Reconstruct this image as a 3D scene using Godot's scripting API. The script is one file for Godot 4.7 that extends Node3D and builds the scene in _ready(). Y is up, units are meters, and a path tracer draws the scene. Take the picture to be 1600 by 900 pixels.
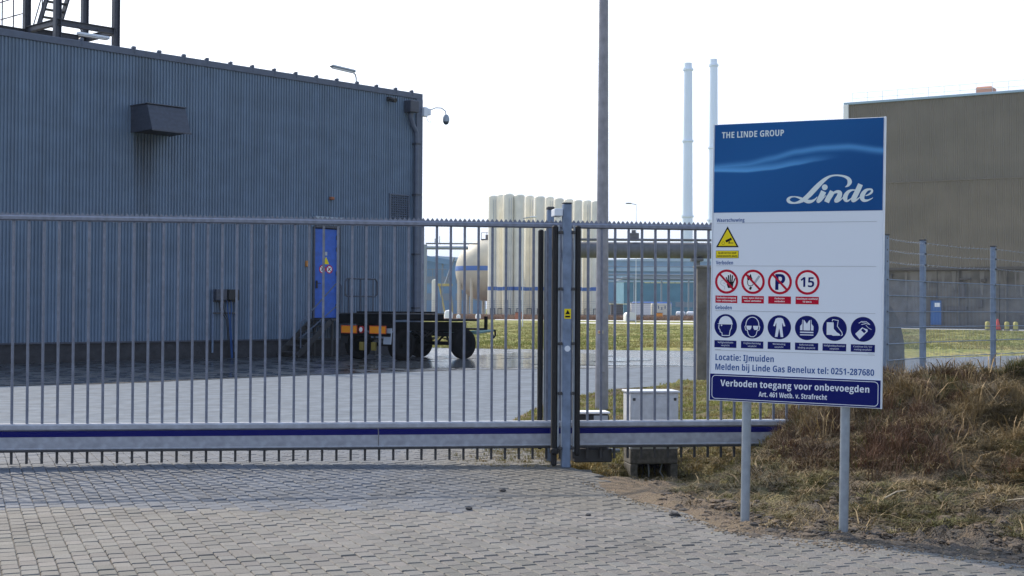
extends Node3D
# A gate to an industrial gas site. Metres, y up; the eye stands at x = 0, z = 0, 1.6 m above the paving, and looks along -z.

const EYE := 1.6
var names := {}
var rng := RandomNumberGenerator.new()
var fnl := FastNoiseLite.new()
var M := {}
var fonts := {}
var base_line := {}

# ------------------------------------------------------------------ naming
func numbered(called: String, parent: Node) -> String:
	var key := str(parent.get_instance_id()) + called
	var k: int = names.get(key, 0)
	names[key] = k + 1
	return called if k == 0 else "%s_%03d" % [called, k]

func put(o: Node3D, called: String, parent: Node) -> Node3D:
	o.name = numbered(called, parent)
	parent.add_child(o, true)
	return o

func tag(o: Node3D, label: String, category := "", group := "", kind := "") -> Node3D:
	if label: o.set_meta("label", label)
	if category: o.set_meta("category", category)
	if group: o.set_meta("group", group)
	if kind: o.set_meta("kind", kind)
	return o

func thing(called: String, label: String, category: String, at := Vector3.ZERO, turn := 0.0, group := "") -> Node3D:
	var o := Node3D.new()
	put(o, called, self)
	o.position = at
	o.rotation.y = turn
	tag(o, label, category, group)
	return o

func obj(called: String, shape, m: Material, parent: Node = self, at := Vector3.ZERO) -> MeshInstance3D:
	var o := MeshInstance3D.new()
	o.mesh = shape.commit() if shape is SurfaceTool else shape
	o.material_override = m
	put(o, called, parent)
	o.position = at
	return o

func struct(called: String, shape, m: Material, label: String, parent: Node = self) -> MeshInstance3D:
	var o := obj(called, shape, m, parent)
	if parent == self: tag(o, label, "", "", "structure")
	return o

func copy_of(o: Node3D, called: String, at: Vector3, turn: float, label := "") -> Node3D:
	var c: Node3D = o.duplicate()
	put(c, called, self)
	c.position = at
	c.rotation.y = turn
	if label: c.set_meta("label", label)
	return c

# ------------------------------------------------------------------ shapes
func nb() -> SurfaceTool:
	var st := SurfaceTool.new()
	st.begin(Mesh.PRIMITIVE_TRIANGLES)
	return st

func tri(st: SurfaceTool, a: Vector3, b: Vector3, c: Vector3) -> void:
	var n := (c - a).cross(b - a).normalized()
	for p in [a, b, c]:
		st.set_normal(n)
		st.add_vertex(p)

func quad(st: SurfaceTool, a: Vector3, b: Vector3, c: Vector3, d: Vector3) -> void:
	tri(st, a, b, c)
	tri(st, a, c, d)

# a box with chamfered edges, centre c, full size s
func box(st: SurfaceTool, c: Vector3, s: Vector3, e := 0.0, bs := Basis()) -> void:
	var h := s / 2
	e = minf(e, minf(h.x, minf(h.y, h.z)) * 0.9)
	var P := func(v: Vector3) -> Vector3: return c + bs * v
	for ax in 3:
		for sg in [-1.0, 1.0]:
			var u := (ax + 1) % 3
			var w := (ax + 2) % 3
			var q: Array[Vector3] = []
			for k in [[-1, -1], [1, -1], [1, 1], [-1, 1]]:
				var v := Vector3()
				v[ax] = sg * h[ax]
				v[u] = k[0] * (h[u] - e)
				v[w] = k[1] * (h[w] - e)
				q.append(P.call(v))
			if sg > 0: quad(st, q[0], q[3], q[2], q[1])
			else: quad(st, q[0], q[1], q[2], q[3])
			if e > 0.0 and sg > 0:
				for s1 in [-1.0, 1.0]:
					for s2 in [-1.0, 1.0]:   # the chamfer along ax between faces u*s1 and w*s2
						var r: Array[Vector3] = []
						for k in [[-1, 0], [1, 0], [1, 1], [-1, 1]]:
							var v := Vector3()
							v[ax] = k[0] * (h[ax] - e)
							v[u] = s1 * (h[u] - (e if k[1] else 0.0))
							v[w] = s2 * (h[w] - (0.0 if k[1] else e))
							r.append(P.call(v))
						if s1 * s2 > 0: quad(st, r[0], r[3], r[2], r[1])
						else: quad(st, r[0], r[1], r[2], r[3])
	if e > 0.0:
		for sx in [-1.0, 1.0]:
			for sy in [-1.0, 1.0]:
				for sz in [-1.0, 1.0]:
					var a: Vector3 = P.call(Vector3(sx * h.x, sy * (h.y - e), sz * (h.z - e)))
					var b: Vector3 = P.call(Vector3(sx * (h.x - e), sy * h.y, sz * (h.z - e)))
					var d: Vector3 = P.call(Vector3(sx * (h.x - e), sy * (h.y - e), sz * h.z))
					if sx * sy * sz > 0: tri(st, a, d, b)
					else: tri(st, a, b, d)

# round bar from a to b
func tube(st: SurfaceTool, a: Vector3, b: Vector3, r0: float, r1 := -1.0, n := 12, caps := true) -> void:
	if r1 < 0: r1 = r0
	var d := (b - a).normalized()
	var u := d.cross(Vector3.UP if absf(d.y) < 0.9 else Vector3.RIGHT).normalized()
	var v := d.cross(u)
	for i in n:
		var t0 := TAU * i / n
		var t1 := TAU * (i + 1) / n
		var e0 := u * cos(t0) + v * sin(t0)
		var e1 := u * cos(t1) + v * sin(t1)
		var q := [[a + e0 * r0, e0], [b + e0 * r1, e0], [b + e1 * r1, e1], [a + e0 * r0, e0], [b + e1 * r1, e1], [a + e1 * r0, e1]]
		for p in q:
			st.set_normal(p[1])
			st.add_vertex(p[0])
		if caps:
			tri(st, a, a + e0 * r0, a + e1 * r0)
			tri(st, b, b + e1 * r1, b + e0 * r1)

func pipe(st: SurfaceTool, pts: Array, r: float, n := 10) -> void:
	for i in pts.size() - 1:
		tube(st, pts[i], pts[i + 1], r, r, n, true)
		if i > 0: ball(st, pts[i], r, 5, n)

func ball(st: SurfaceTool, c: Vector3, r: float, rows := 8, n := 12, squash := 1.0) -> void:
	var prof := []
	for i in rows + 1:
		var t := -PI / 2 + PI * i / rows
		prof.append(Vector2(r * cos(t), r * sin(t) * squash))
	lathe(st, prof, n, c)

# profile of (radius, height) turned about the y axis through c
func lathe(st: SurfaceTool, prof: Array, n: int, c := Vector3.ZERO, bs := Basis()) -> void:
	for k in prof.size() - 1:
		var p0: Vector2 = prof[k]
		var p1: Vector2 = prof[k + 1]
		var t := (p1 - p0)
		if t.length() < 1e-6: continue
		var nr := Vector2(t.y, -t.x).normalized()
		var n0 := nr
		var n1 := nr
		if k > 0:
			var tp: Vector2 = p0 - prof[k - 1]
			var m := Vector2(tp.y, -tp.x).normalized()
			if m.dot(nr) > 0.75: n0 = (m + nr).normalized()
		if k < prof.size() - 2:
			var tn: Vector2 = prof[k + 2] - p1
			var m := Vector2(tn.y, -tn.x).normalized()
			if m.dot(nr) > 0.75: n1 = (m + nr).normalized()
		for i in n:
			var a0 := TAU * i / n
			var a1 := TAU * (i + 1) / n
			var A := Vector3(p0.x * cos(a0), p0.y, p0.x * sin(a0))
			var B := Vector3(p1.x * cos(a0), p1.y, p1.x * sin(a0))
			var C := Vector3(p1.x * cos(a1), p1.y, p1.x * sin(a1))
			var D := Vector3(p0.x * cos(a1), p0.y, p0.x * sin(a1))
			var NA := Vector3(n0.x * cos(a0), n0.y, n0.x * sin(a0))
			var NB := Vector3(n1.x * cos(a0), n1.y, n1.x * sin(a0))
			var NC := Vector3(n1.x * cos(a1), n1.y, n1.x * sin(a1))
			var ND := Vector3(n0.x * cos(a1), n0.y, n0.x * sin(a1))
			for q in [[A, NA], [C, NC], [B, NB], [A, NA], [D, ND], [C, NC]]:
				st.set_normal(bs * q[1])
				st.add_vertex(c + bs * q[0])

# a flat outline in x, y given a thickness along z
func prism(st: SurfaceTool, poly: PackedVector2Array, z0: float, z1: float) -> void:
	var idx := Geometry2D.triangulate_polygon(poly)
	for i in range(0, idx.size(), 3):
		var a := poly[idx[i]]
		var b := poly[idx[i + 1]]
		var c := poly[idx[i + 2]]
		if (b - a).cross(c - a) > 0:
			var t := b
			b = c
			c = t
		tri(st, Vector3(a.x, a.y, z1), Vector3(b.x, b.y, z1), Vector3(c.x, c.y, z1))
		tri(st, Vector3(a.x, a.y, z0), Vector3(c.x, c.y, z0), Vector3(b.x, b.y, z0))
	for i in poly.size():
		var a := poly[i]
		var b := poly[(i + 1) % poly.size()]
		quad(st, Vector3(a.x, a.y, z0), Vector3(a.x, a.y, z1), Vector3(b.x, b.y, z1), Vector3(b.x, b.y, z0))

func ring(st: SurfaceTool, c: Vector2, r0: float, r1: float, z: float, n := 40) -> void:
	for i in n:
		var a := TAU * i / n
		var b := TAU * (i + 1) / n
		quad(st, Vector3(c.x + r0 * cos(a), c.y + r0 * sin(a), z), Vector3(c.x + r0 * cos(b), c.y + r0 * sin(b), z),
			Vector3(c.x + r1 * cos(b), c.y + r1 * sin(b), z), Vector3(c.x + r1 * cos(a), c.y + r1 * sin(a), z))

func flat(st: SurfaceTool, pts: Array, y: float) -> void:   # a level sheet, pts as [x, z]
	var poly := PackedVector2Array()
	for p in pts: poly.append(Vector2(p[0], p[1]))
	var idx := Geometry2D.triangulate_polygon(poly)
	for i in range(0, idx.size(), 3):
		var v := []
		for k in 3: v.append(Vector3(poly[idx[i + k]].x, y, poly[idx[i + k]].y))
		if (v[2] - v[0]).cross(v[1] - v[0]).y < 0: v = [v[0], v[2], v[1]]
		tri(st, v[0], v[1], v[2])

func arc(c: Vector2, rx: float, ry: float, a0: float, a1: float, n: int) -> Array:
	var out := []
	for i in n + 1:
		var t := deg_to_rad(lerpf(a0, a1, float(i) / n))
		out.append(c + Vector2(rx * cos(t), ry * sin(t)))
	return out

# ------------------------------------------------------------------ materials
func noise_tex(freq: float, lo: float, hi: float, octaves := 4, size := 256, sd := 1, kind := FastNoiseLite.TYPE_SIMPLEX_SMOOTH) -> NoiseTexture2D:
	var key := "tex%s_%s_%s_%s_%s_%s" % [freq, lo, hi, octaves, size, sd]
	if M.has(key): return M[key]
	var f := FastNoiseLite.new()
	f.noise_type = kind
	f.frequency = freq
	f.fractal_octaves = octaves
	f.seed = sd
	var t := NoiseTexture2D.new()
	t.width = size
	t.height = size
	t.seamless = true
	t.noise = f
	var g := Gradient.new()
	g.set_color(0, Color(lo, lo, lo))
	g.set_color(1, Color(hi, hi, hi))
	t.color_ramp = g
	M[key] = t
	return t

func bump_tex(freq: float, strength: float, sd := 3, octaves := 4) -> NoiseTexture2D:
	var key := "bump%s_%s_%s" % [freq, strength, sd]
	if M.has(key): return M[key]
	var f := FastNoiseLite.new()
	f.frequency = freq
	f.fractal_octaves = octaves
	f.seed = sd
	var t := NoiseTexture2D.new()
	t.width = 256
	t.height = 256
	t.seamless = true
	t.noise = f
	t.as_normal_map = true
	t.bump_strength = strength
	M[key] = t
	return t

# colour is a base colour (linear), in a few cases with haze or shade mixed in; mottle darkens it in patches of about 1 / tiles metres
func mat(called: String, r: float, g: float, b: float, rough := 0.7, metal := 0.0, tiles := 0.0, mottle := 0.75, bump := 0.0) -> StandardMaterial3D:
	if M.has(called): return M[called]
	var m := StandardMaterial3D.new()
	m.resource_name = called
	m.albedo_color = Color(r, g, b).linear_to_srgb()
	m.roughness = rough
	m.metallic = metal
	m.cull_mode = BaseMaterial3D.CULL_DISABLED
	if tiles > 0:
		m.uv1_triplanar = true
		m.uv1_world_triplanar = true
		m.uv1_scale = Vector3.ONE * tiles
		m.albedo_texture = noise_tex(0.02, mottle, 1.0, 5)
		if bump > 0:
			m.normal_enabled = true
			m.normal_texture = bump_tex(0.08, 4.0)
			m.normal_scale = bump
	M[called] = m
	return m

func vcol(called: String, rough: float, back := 0.0) -> StandardMaterial3D:
	var m := mat(called, 1, 1, 1, rough)
	m.vertex_color_use_as_albedo = true
	if back > 0:
		m.backlight_enabled = true
		m.backlight = Color(back, back, back * 0.7)
	return m

# ------------------------------------------------------------------ lettering
func font(bold: bool) -> SystemFont:
	if not fonts.has(bold):
		var f := SystemFont.new()
		f.font_names = PackedStringArray(["Droid Sans"])
		f.font_weight = 700 if bold else 400
		fonts[bold] = f
		var t := TextMesh.new()
		t.font = f
		t.font_size = 64
		t.pixel_size = 1.0 / 64
		t.depth = 0.0
		t.text = "H"
		base_line[bold] = t.get_aabb()
	return fonts[bold]

# text whose first letter starts at x and whose baseline is y; cap is the height of a capital, width 0 keeps the natural width
func words(parent: Node, called: String, text: String, x: float, y: float, z: float, cap: float, width: float, m: Material, bold := false, centred := false) -> MeshInstance3D:
	var f := font(bold)
	var ref: AABB = base_line[bold]
	var px := cap / ref.size.y
	var t := TextMesh.new()
	t.font = f
	t.font_size = 64
	t.pixel_size = px / 64
	t.depth = 0.0006
	t.curve_step = 1.0
	t.text = text
	var bb := t.get_aabb()
	var sx := 1.0 if width <= 0 else width / bb.size.x
	var o := obj(called, t, m, parent)
	o.scale = Vector3(sx, 1, 1)
	var left := x - (bb.size.x * sx / 2 if centred else 0.0)
	o.position = Vector3(left - bb.position.x * sx, y - ref.position.y * px, z)
	return o

# a brush stroke: points [x, y, width] joined by a smooth ribbon
func stroke(st: SurfaceTool, pts: Array, k: Transform2D, z: float) -> void:
	var c: Array[Vector3] = []
	for i in pts.size() - 1:
		var p0: Array = pts[maxi(i - 1, 0)]
		var p1: Array = pts[i]
		var p2: Array = pts[i + 1]
		var p3: Array = pts[mini(i + 2, pts.size() - 1)]
		for s in 8:
			var t := s / 8.0
			var v := Vector3()
			for j in 3:
				v[j] = 0.5 * (2 * p1[j] + (p2[j] - p0[j]) * t + (2 * p0[j] - 5 * p1[j] + 4 * p2[j] - p3[j]) * t * t + (3 * p1[j] - p0[j] - 3 * p2[j] + p3[j]) * t * t * t)
			c.append(v)
	c.append(Vector3(pts[-1][0], pts[-1][1], pts[-1][2]))
	var L: Array[Vector2] = []
	var R: Array[Vector2] = []
	for i in c.size():
		var d := c[mini(i + 1, c.size() - 1)] - c[maxi(i - 1, 0)]
		var nrm := Vector2(-d.y, d.x).normalized() * maxf(c[i].z, 4.0) / 2
		L.append(k * (Vector2(c[i].x, c[i].y) + nrm))
		R.append(k * (Vector2(c[i].x, c[i].y) - nrm))
	for i in c.size() - 1:
		var zz := z + i * 2e-6
		quad(st, Vector3(L[i].x, L[i].y, zz), Vector3(R[i].x, R[i].y, zz), Vector3(R[i + 1].x, R[i + 1].y, zz), Vector3(L[i + 1].x, L[i + 1].y, zz))

# ------------------------------------------------------------------ the lie of the land
const EDGE := [[0.57, -13.7], [0.85, -12.3], [1.28, -11.15], [1.54, -10.2], [2.0, -9.8], [2.6, -9.55], [3.27, -8.98], [4.3, -8.2], [6.0, -7.2], [14.0, -4.0]]

func edge_z(x: float) -> float:
	if x < EDGE[0][0]: return -14.5 - (EDGE[0][0] - x) * 6.0
	for i in EDGE.size() - 1:
		if x <= EDGE[i + 1][0]:
			return lerpf(EDGE[i][1], EDGE[i + 1][1], (x - EDGE[i][0]) / (EDGE[i + 1][0] - EDGE[i][0]))
	return -4.0

func beyond_edge(x: float, z: float) -> float:   # metres into the soil from the edge of the paving, negative on the paving
	var best := 1e9
	for i in EDGE.size() - 1:
		var p := Geometry2D.get_closest_point_to_segment(Vector2(x, z), Vector2(EDGE[i][0], EDGE[i][1]), Vector2(EDGE[i + 1][0], EDGE[i + 1][1]))
		best = minf(best, p.distance_to(Vector2(x, z)))
	var back := [[0.57, -13.7], [0.3, -14.6], [0.05, -17.0], [0.0, -20.4], [0.55, -23.9], [2.08, -28.4]]
	for i in back.size() - 1:
		var p := Geometry2D.get_closest_point_to_segment(Vector2(x, z), Vector2(back[i][0], back[i][1]), Vector2(back[i + 1][0], back[i + 1][1]))
		best = minf(best, p.distance_to(Vector2(x, z)))
	var inside := false
	if z > -13.7:
		inside = x > EDGE[0][0] and z < edge_z(x)
	else:
		for i in back.size() - 1:
			if z <= back[i][1] and z > back[i + 1][1]:
				inside = x > lerpf(back[i][0], back[i + 1][0], (z - back[i][1]) / (back[i + 1][1] - back[i][1]))
		if z <= -28.4: inside = true
	return best if inside else -best

func road_h(x: float, z: float) -> float:   # the paving is slightly crowned at the gate
	return 0.045 * exp(-pow((x + 3.4) / 2.6, 2)) * exp(-pow((z + 14.2) / 1.8, 2))

func land_h(x: float, z: float) -> float:
	var d := beyond_edge(x, z)
	var rough := fnl.get_noise_2d(x * 30, z * 30) * 0.04 + (fnl.get_noise_2d(x * 70 + 50, z * 70) * 0.10 - absf(fnl.get_noise_2d(x * 120, z * 120 + 9)) * 0.05) * smoothstep(1.0, 1.8, x) * smoothstep(0.1, 0.4, d) * smoothstep(2.6, 1.4, d)
	var h := -0.03 + 0.06 * smoothstep(-0.25, 0.35, d) - 0.06 * smoothstep(0.15, 0.5, d) * smoothstep(1.7, 0.9, d) * smoothstep(1.2, 1.7, x) * smoothstep(3.4, 2.8, x)
	var crest := 0.9 * smoothstep(1.85, 4.0, x)
	var zb := edge_z(maxf(x, 0.6))
	var p := 0.0
	if z > -13.4: p = pow(clampf((zb - 0.35 - z) / (zb - 0.35 + 13.4), 0, 1), 1.35)
	else: p = 1.0 - 0.8 * smoothstep(-13.6, -18.0, z)
	p = p * p * (1.6 - 0.6 * p) if z > -13.4 else p
	h += crest * p
	h -= 0.40 * exp(-(pow((x - 1.62) / 0.85, 2) + pow((z + 14.6) / 0.9, 2)))
	var lumps := (fnl.get_noise_2d(x * 13 + 300, z * 13) * 0.20 + fnl.get_noise_2d(x * 32 + 30, z * 32) * 0.09) * crest * minf(p * 2.0, 1.0)
	return h + lumps + rough * clampf(d * 3, 0, 1)

# ------------------------------------------------------------------ scene
func _ready() -> void:
	rng.seed = 7
	fnl.seed = 11
	fnl.frequency = 0.1
	fnl.fractal_octaves = 3
	view_and_light()
	materials()
	land()
	paving()
	hall()
	warehouse()
	far_site()
	gate()
	gate_gear()
	sign_board()
	fence()
	bunker_and_pole()
	trailer()
	vegetation()
	debris()

func view_and_light() -> void:
	var cam := Camera3D.new()
	cam.name = "camera"
	add_child(cam)
	cam.position = Vector3(0, EYE, 0)
	cam.fov = rad_to_deg(2 * atan(450.0 / 2200.0))
	cam.basis = Basis(Vector3.RIGHT, 32.0 / 2200.0) * Basis(Vector3.BACK, 0.006)
	cam.near = 0.1
	cam.far = 6000.0
	cam.current = true
	# hazy spring sky: white near the horizon, pale blue overhead, brighter round the sun
	var az := deg_to_rad(40.0)
	var el := deg_to_rad(41.0)
	var to_sun := Vector3(-sin(az) * cos(el), sin(el), -cos(az) * cos(el))
	var pano := Image.create(512, 256, false, Image.FORMAT_RGBF)
	for j in 256:
		var up := PI / 2 - (j + 0.5) / 256 * PI
		for i in 512:
			var ph := (i + 0.5) / 512 * TAU
			var d := Vector3(sin(ph) * cos(up), sin(up), -cos(ph) * cos(up))
			var low := pow(1.0 - maxf(sin(up), 0.0), 2.2)
			var c := Vector3(0.30, 0.54, 1.0) * 0.66
			c = c.lerp(Vector3(1.0, 1.05, 1.12) * 1.08, low)
			var ang := rad_to_deg(d.angle_to(to_sun))
			c += Vector3(1.0, 0.98, 0.95) * (1.25 * exp(-pow(ang / 48.0, 2)))
			if up < 0: c = Vector3(0.3, 0.3, 0.28)
			pano.set_pixel(i, j, Color(c.x, c.y, c.z))
	var sky := PanoramaSkyMaterial.new()
	sky.panorama = ImageTexture.create_from_image(pano)
	var env := Environment.new()
	env.background_mode = Environment.BG_SKY
	env.sky = Sky.new()
	env.sky.sky_material = sky
	env.tonemap_mode = Environment.TONE_MAPPER_LINEAR
	env.tonemap_exposure = 1.2
	env.sdfgi_enabled = true
	env.ssao_enabled = true
	env.ssil_enabled = true
	env.fog_enabled = true
	env.fog_density = 0.00025
	env.fog_light_color = Color(0.86, 0.92, 1.0)
	var we := WorldEnvironment.new()
	we.name = "daylight"
	we.environment = env
	add_child(we)
	var sun := DirectionalLight3D.new()
	sun.name = "sun"
	sun.light_energy = 1.4
	sun.light_color = Color(1.0, 0.945, 0.86)
	sun.light_angular_distance = 1.2
	sun.shadow_enabled = true
	add_child(sun)
	sun.look_at_from_position(Vector3.ZERO, -to_sun, Vector3.UP)

func materials() -> void:
	mat("cladding", 0.165, 0.238, 0.345, 0.5, 0.0, 0.25, 0.86)
	M.cladding.vertex_color_use_as_albedo = true
	mat("trim_blue", 0.09, 0.115, 0.175, 0.5, 0.0, 0.7, 0.85)
	mat("dark_blue_steel", 0.055, 0.065, 0.10, 0.45, 0.0, 1.5, 0.7)
	mat("plinth", 0.05, 0.05, 0.06, 0.85, 0.0, 0.8, 0.6, 0.4)
	mat("door_blue", 0.012, 0.11, 0.55, 0.45, 0.0, 0.9, 0.8)
	mat("black", 0.012, 0.012, 0.014, 0.6)
	mat("rubber", 0.016, 0.015, 0.017, 0.75, 0.0, 3.0, 0.7)
	mat("white", 0.78, 0.79, 0.8, 0.45)
	mat("sign_white", 0.66, 0.71, 0.79, 0.4)
	mat("ink_navy", 0.006, 0.010, 0.115, 0.55)
	mat("ink_blue", 0.03, 0.09, 0.28, 0.4)
	mat("ink_red", 0.45, 0.006, 0.03, 0.55)
	mat("ink_black", 0.012, 0.012, 0.016, 0.4)
	mat("ink_yellow", 0.78, 0.62, 0.02, 0.4)
	mat("ink_grey", 0.35, 0.38, 0.42, 0.4)
	mat("galvanised", 0.32, 0.37, 0.43, 0.45, 0.4, 1.6, 0.85)
	mat("galvanised_blue", 0.20, 0.27, 0.40, 0.5, 0.2, 1.3, 0.78)
	mat("gate_bar", 0.20, 0.225, 0.30, 0.38, 0.35, 2.0, 0.8)
	mat("gate_beam", 0.42, 0.44, 0.50, 0.4, 0.1, 1.7, 0.78)
	mat("gate_stripe", 0.008, 0.010, 0.115, 0.35)
	mat("dark_metal", 0.05, 0.05, 0.055, 0.5, 0.3)
	mat("pole_paint", 0.30, 0.30, 0.34, 0.5, 0.2, 1.0, 0.8)
	mat("concrete", 0.30, 0.29, 0.27, 0.9, 0.0, 0.6, 0.65, 0.4)
	mat("tank_white", 0.82, 0.785, 0.66, 0.5, 0.0, 0.08, 0.9)
	mat("band_blue", 0.04, 0.13, 0.42, 0.5)
	mat("warehouse_clad", 0.19, 0.168, 0.138, 0.75, 0.0, 0.06, 0.88)
	mat("warehouse_lower", 0.20, 0.172, 0.135, 0.75, 0.0, 0.06, 0.86)
	mat("warehouse_concrete", 0.20, 0.18, 0.155, 0.9, 0.0, 0.12, 0.6)
	mat("grime", 0.09, 0.08, 0.075, 0.9)
	mat("shed_haze_blue", 0.13, 0.27, 0.46, 0.7, 0.0, 0.03, 0.85)  # haze of the far air is mixed into this blue
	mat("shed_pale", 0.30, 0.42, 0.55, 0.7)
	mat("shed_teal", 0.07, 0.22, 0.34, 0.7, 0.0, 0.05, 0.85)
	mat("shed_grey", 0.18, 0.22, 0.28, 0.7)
	mat("glass_dark", 0.03, 0.05, 0.08, 0.15)
	mat("pale_yellow", 0.75, 0.72, 0.42, 0.6)
	mat("yellow_paint", 0.50, 0.42, 0.14, 0.6)
	mat("orange_marker", 0.85, 0.30, 0.01, 0.35)
	mat("rust", 0.28, 0.10, 0.05, 0.8)
	mat("salmon", 0.62, 0.32, 0.22, 0.7)
	for k in ["ink_navy", "ink_blue", "ink_red", "ink_black", "ink_yellow", "gate_stripe"]: M[k].metallic_specular = 0.2
	mat("tyre", 0.008, 0.008, 0.009, 0.8)
	mat("trailer_dark", 0.008, 0.010, 0.013, 0.5, 0.0, 2.0, 0.6)
	for k in ["trailer_dark", "tyre"]: M[k].metallic_specular = 0.15
	mat("trailer_teal", 0.05, 0.16, 0.16, 0.5)
	mat("pipe_grey", 0.13, 0.135, 0.16, 0.55, 0.2, 0.3, 0.8)
	mat("chimney", 0.66, 0.76, 0.90, 0.8)  # pale blue with the distance haze put into the colour
	mat("bunker", 0.20, 0.185, 0.165, 0.85, 0.0, 0.35, 0.7, 0.3)

# ------------------------------------------------------------------ ground, lawn, yard
func wet_tex() -> NoiseTexture2D:   # damp with smooth wet streaks and duller dry ones
	var t := noise_tex(0.012, 0, 1, 4, 256, 8).duplicate() as NoiseTexture2D
	var g := Gradient.new()
	g.offsets = PackedFloat32Array([0.0, 0.42, 0.56, 1.0])
	g.colors = PackedColorArray([Color(0.22, 0.22, 0.22), Color(0.34, 0.34, 0.34), Color(0.75, 0.75, 0.75), Color(1, 1, 1)])
	t.color_ramp = g
	return t

func land() -> void:
	var grass := StandardMaterial3D.new()
	grass.resource_name = "lawn"
	grass.roughness = 0.95
	grass.albedo_color = Color(1, 1, 1)
	var gt := noise_tex(0.012, 0, 1, 5, 512, 21).duplicate() as NoiseTexture2D
	var gr := Gradient.new()
	gr.offsets = PackedFloat32Array([0.0, 0.35, 0.6, 1.0])
	gr.colors = PackedColorArray([Color(0.16, 0.165, 0.03).linear_to_srgb(), Color(0.205, 0.22, 0.042).linear_to_srgb(), Color(0.25, 0.24, 0.06).linear_to_srgb(), Color(0.30, 0.25, 0.09).linear_to_srgb()])
	gt.color_ramp = gr
	grass.albedo_texture = gt
	grass.uv1_triplanar = true
	grass.uv1_world_triplanar = true
	grass.uv1_scale = Vector3(0.037, 0.037, 0.023)
	grass.normal_enabled = true
	grass.normal_texture = bump_tex(0.2, 8.0, 9)
	grass.normal_scale = 0.8
	M.lawn = grass
	var st := nb()
	for q in [[-4000, 200, 4000, -7.4], [-4000, -7.4, -20, -27.6], [12.6, -7.4, 4000, -27.6], [-4000, -27.6, 4000, -5000]]:
		flat(st, [[q[0], q[1]], [q[2], q[1]], [q[2], q[3]], [q[0], q[3]]], -0.035)
	struct("ground", st, grass, "flat grassed ground of the industrial site")
	# the yard behind the gate and the road that crosses it
	var yard := mat("yard", 0.17, 0.20, 0.24, 0.95, 0.0, 0.35, 0.8, 0.25)
	yard.metallic_specular = 0.3
	yard.roughness_texture = noise_tex(0.03, 0.75, 1.0, 4, 256, 5)
	st = nb()
	flat(st, [[-60, -15.95], [0.6, -15.95], [0.3, -20.4], [0.55, -23.9], [2.08, -28.4], [3.93, -30.3], [8, -33], [13.7, -37.8], [25, -45], [70, -70], [70, -84], [25, -55], [18.8, -51.6], [12.7, -46.9], [9.5, -52], [7.1, -54.8], [-0.75, -55.8], [-8, -60], [-60, -60]], -0.004)
	struct("yard", st, yard, "pale paved yard and road behind the sliding gate")
	# damp concrete along the hall, its colour darkened further to carry the hall's shade
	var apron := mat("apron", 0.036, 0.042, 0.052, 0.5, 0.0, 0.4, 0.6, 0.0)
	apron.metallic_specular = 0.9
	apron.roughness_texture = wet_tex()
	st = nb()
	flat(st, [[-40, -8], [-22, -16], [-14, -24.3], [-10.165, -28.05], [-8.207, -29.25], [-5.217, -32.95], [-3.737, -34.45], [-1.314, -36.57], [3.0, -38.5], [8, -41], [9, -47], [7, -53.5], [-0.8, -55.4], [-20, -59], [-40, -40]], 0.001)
	struct("concrete_apron", st, apron, "damp concrete along the foot of the blue hall, darkened with the hall shade")
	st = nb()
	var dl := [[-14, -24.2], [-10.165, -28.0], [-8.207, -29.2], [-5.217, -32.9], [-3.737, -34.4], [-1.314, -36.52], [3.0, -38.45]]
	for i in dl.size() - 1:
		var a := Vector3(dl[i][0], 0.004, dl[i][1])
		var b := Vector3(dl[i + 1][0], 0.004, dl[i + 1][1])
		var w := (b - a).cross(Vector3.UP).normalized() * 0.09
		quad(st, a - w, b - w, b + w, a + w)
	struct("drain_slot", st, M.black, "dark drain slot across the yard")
	# standing water that mirrors the sky
	var water := StandardMaterial3D.new()
	water.resource_name = "wet"
	water.albedo_color = Color(0.16, 0.17, 0.18).linear_to_srgb()
	water.roughness = 0.07
	water.metallic_specular = 1.0
	water.normal_enabled = true
	water.normal_texture = bump_tex(0.05, 2.0, 15)
	water.normal_scale = 0.1
	water.uv1_triplanar = true
	water.uv1_world_triplanar = true
	water.uv1_scale = Vector3(0.5, 0.5, 0.5)
	for q in [[-1.6, -40.2, 2.7, 1.7, 1], [-0.3, -42.9, 2.1, 1.6, 2], [-1.7, -38.2, 2.6, 0.6, 3], [0.4, -38.9, 1.6, 0.45, 4], [-3.2, -37.6, 1.8, 0.35, 5], [-0.9, -46.5, 1.4, 2.2, 6], [1.6, -41.5, 1.2, 1.4, 7], [2.6, -44.5, 1.8, 2.0, 8], [3.4, -40.6, 1.5, 0.9, 9], [1.3, -48.5, 2.0, 2.2, 10]]:
		var pts := []
		for i in 36:
			var t := TAU * i / 36
			var k := 1.0 + 0.45 * fnl.get_noise_2d(cos(t) * 14 + q[4] * 70, sin(t) * 14)
			pts.append([q[0] + q[2] * k * cos(t), q[1] + q[3] * k * sin(t)])
		st = nb()
		flat(st, pts, 0.006 + 0.0008 * q[4])
		struct("puddle", st, water, "shallow puddle on the yard under the trailer")
	# soil at the far fence and the pale paths in front of it
	var soil := mat("brown_soil", 0.20, 0.135, 0.10, 0.95, 0.0, 0.1, 0.6)
	st = nb()
	flat(st, [[-80, -214], [70, -206], [90, -260], [-100, -260]], -0.025)
	struct("brown_strip", st, soil, "strip of bare reddish soil in front of the gas tanks")
	st = nb()
	flat(st, [[-2.4, -196], [44, -183], [46, -194], [-2.4, -209]], -0.02)
	struct("path", st, mat("path_white", 0.62, 0.61, 0.58, 0.8), "pale concrete path beyond the lawn")
	st = nb()
	flat(st, [[4, -160], [36, -150], [36, -158], [4, -170]], -0.016)
	struct("path", st, M.path_white, "nearer pale concrete path beyond the lawn")
	st = nb()
	flat(st, [[24, -139], [60, -99], [74, -99], [30, -142]], -0.012)
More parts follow.
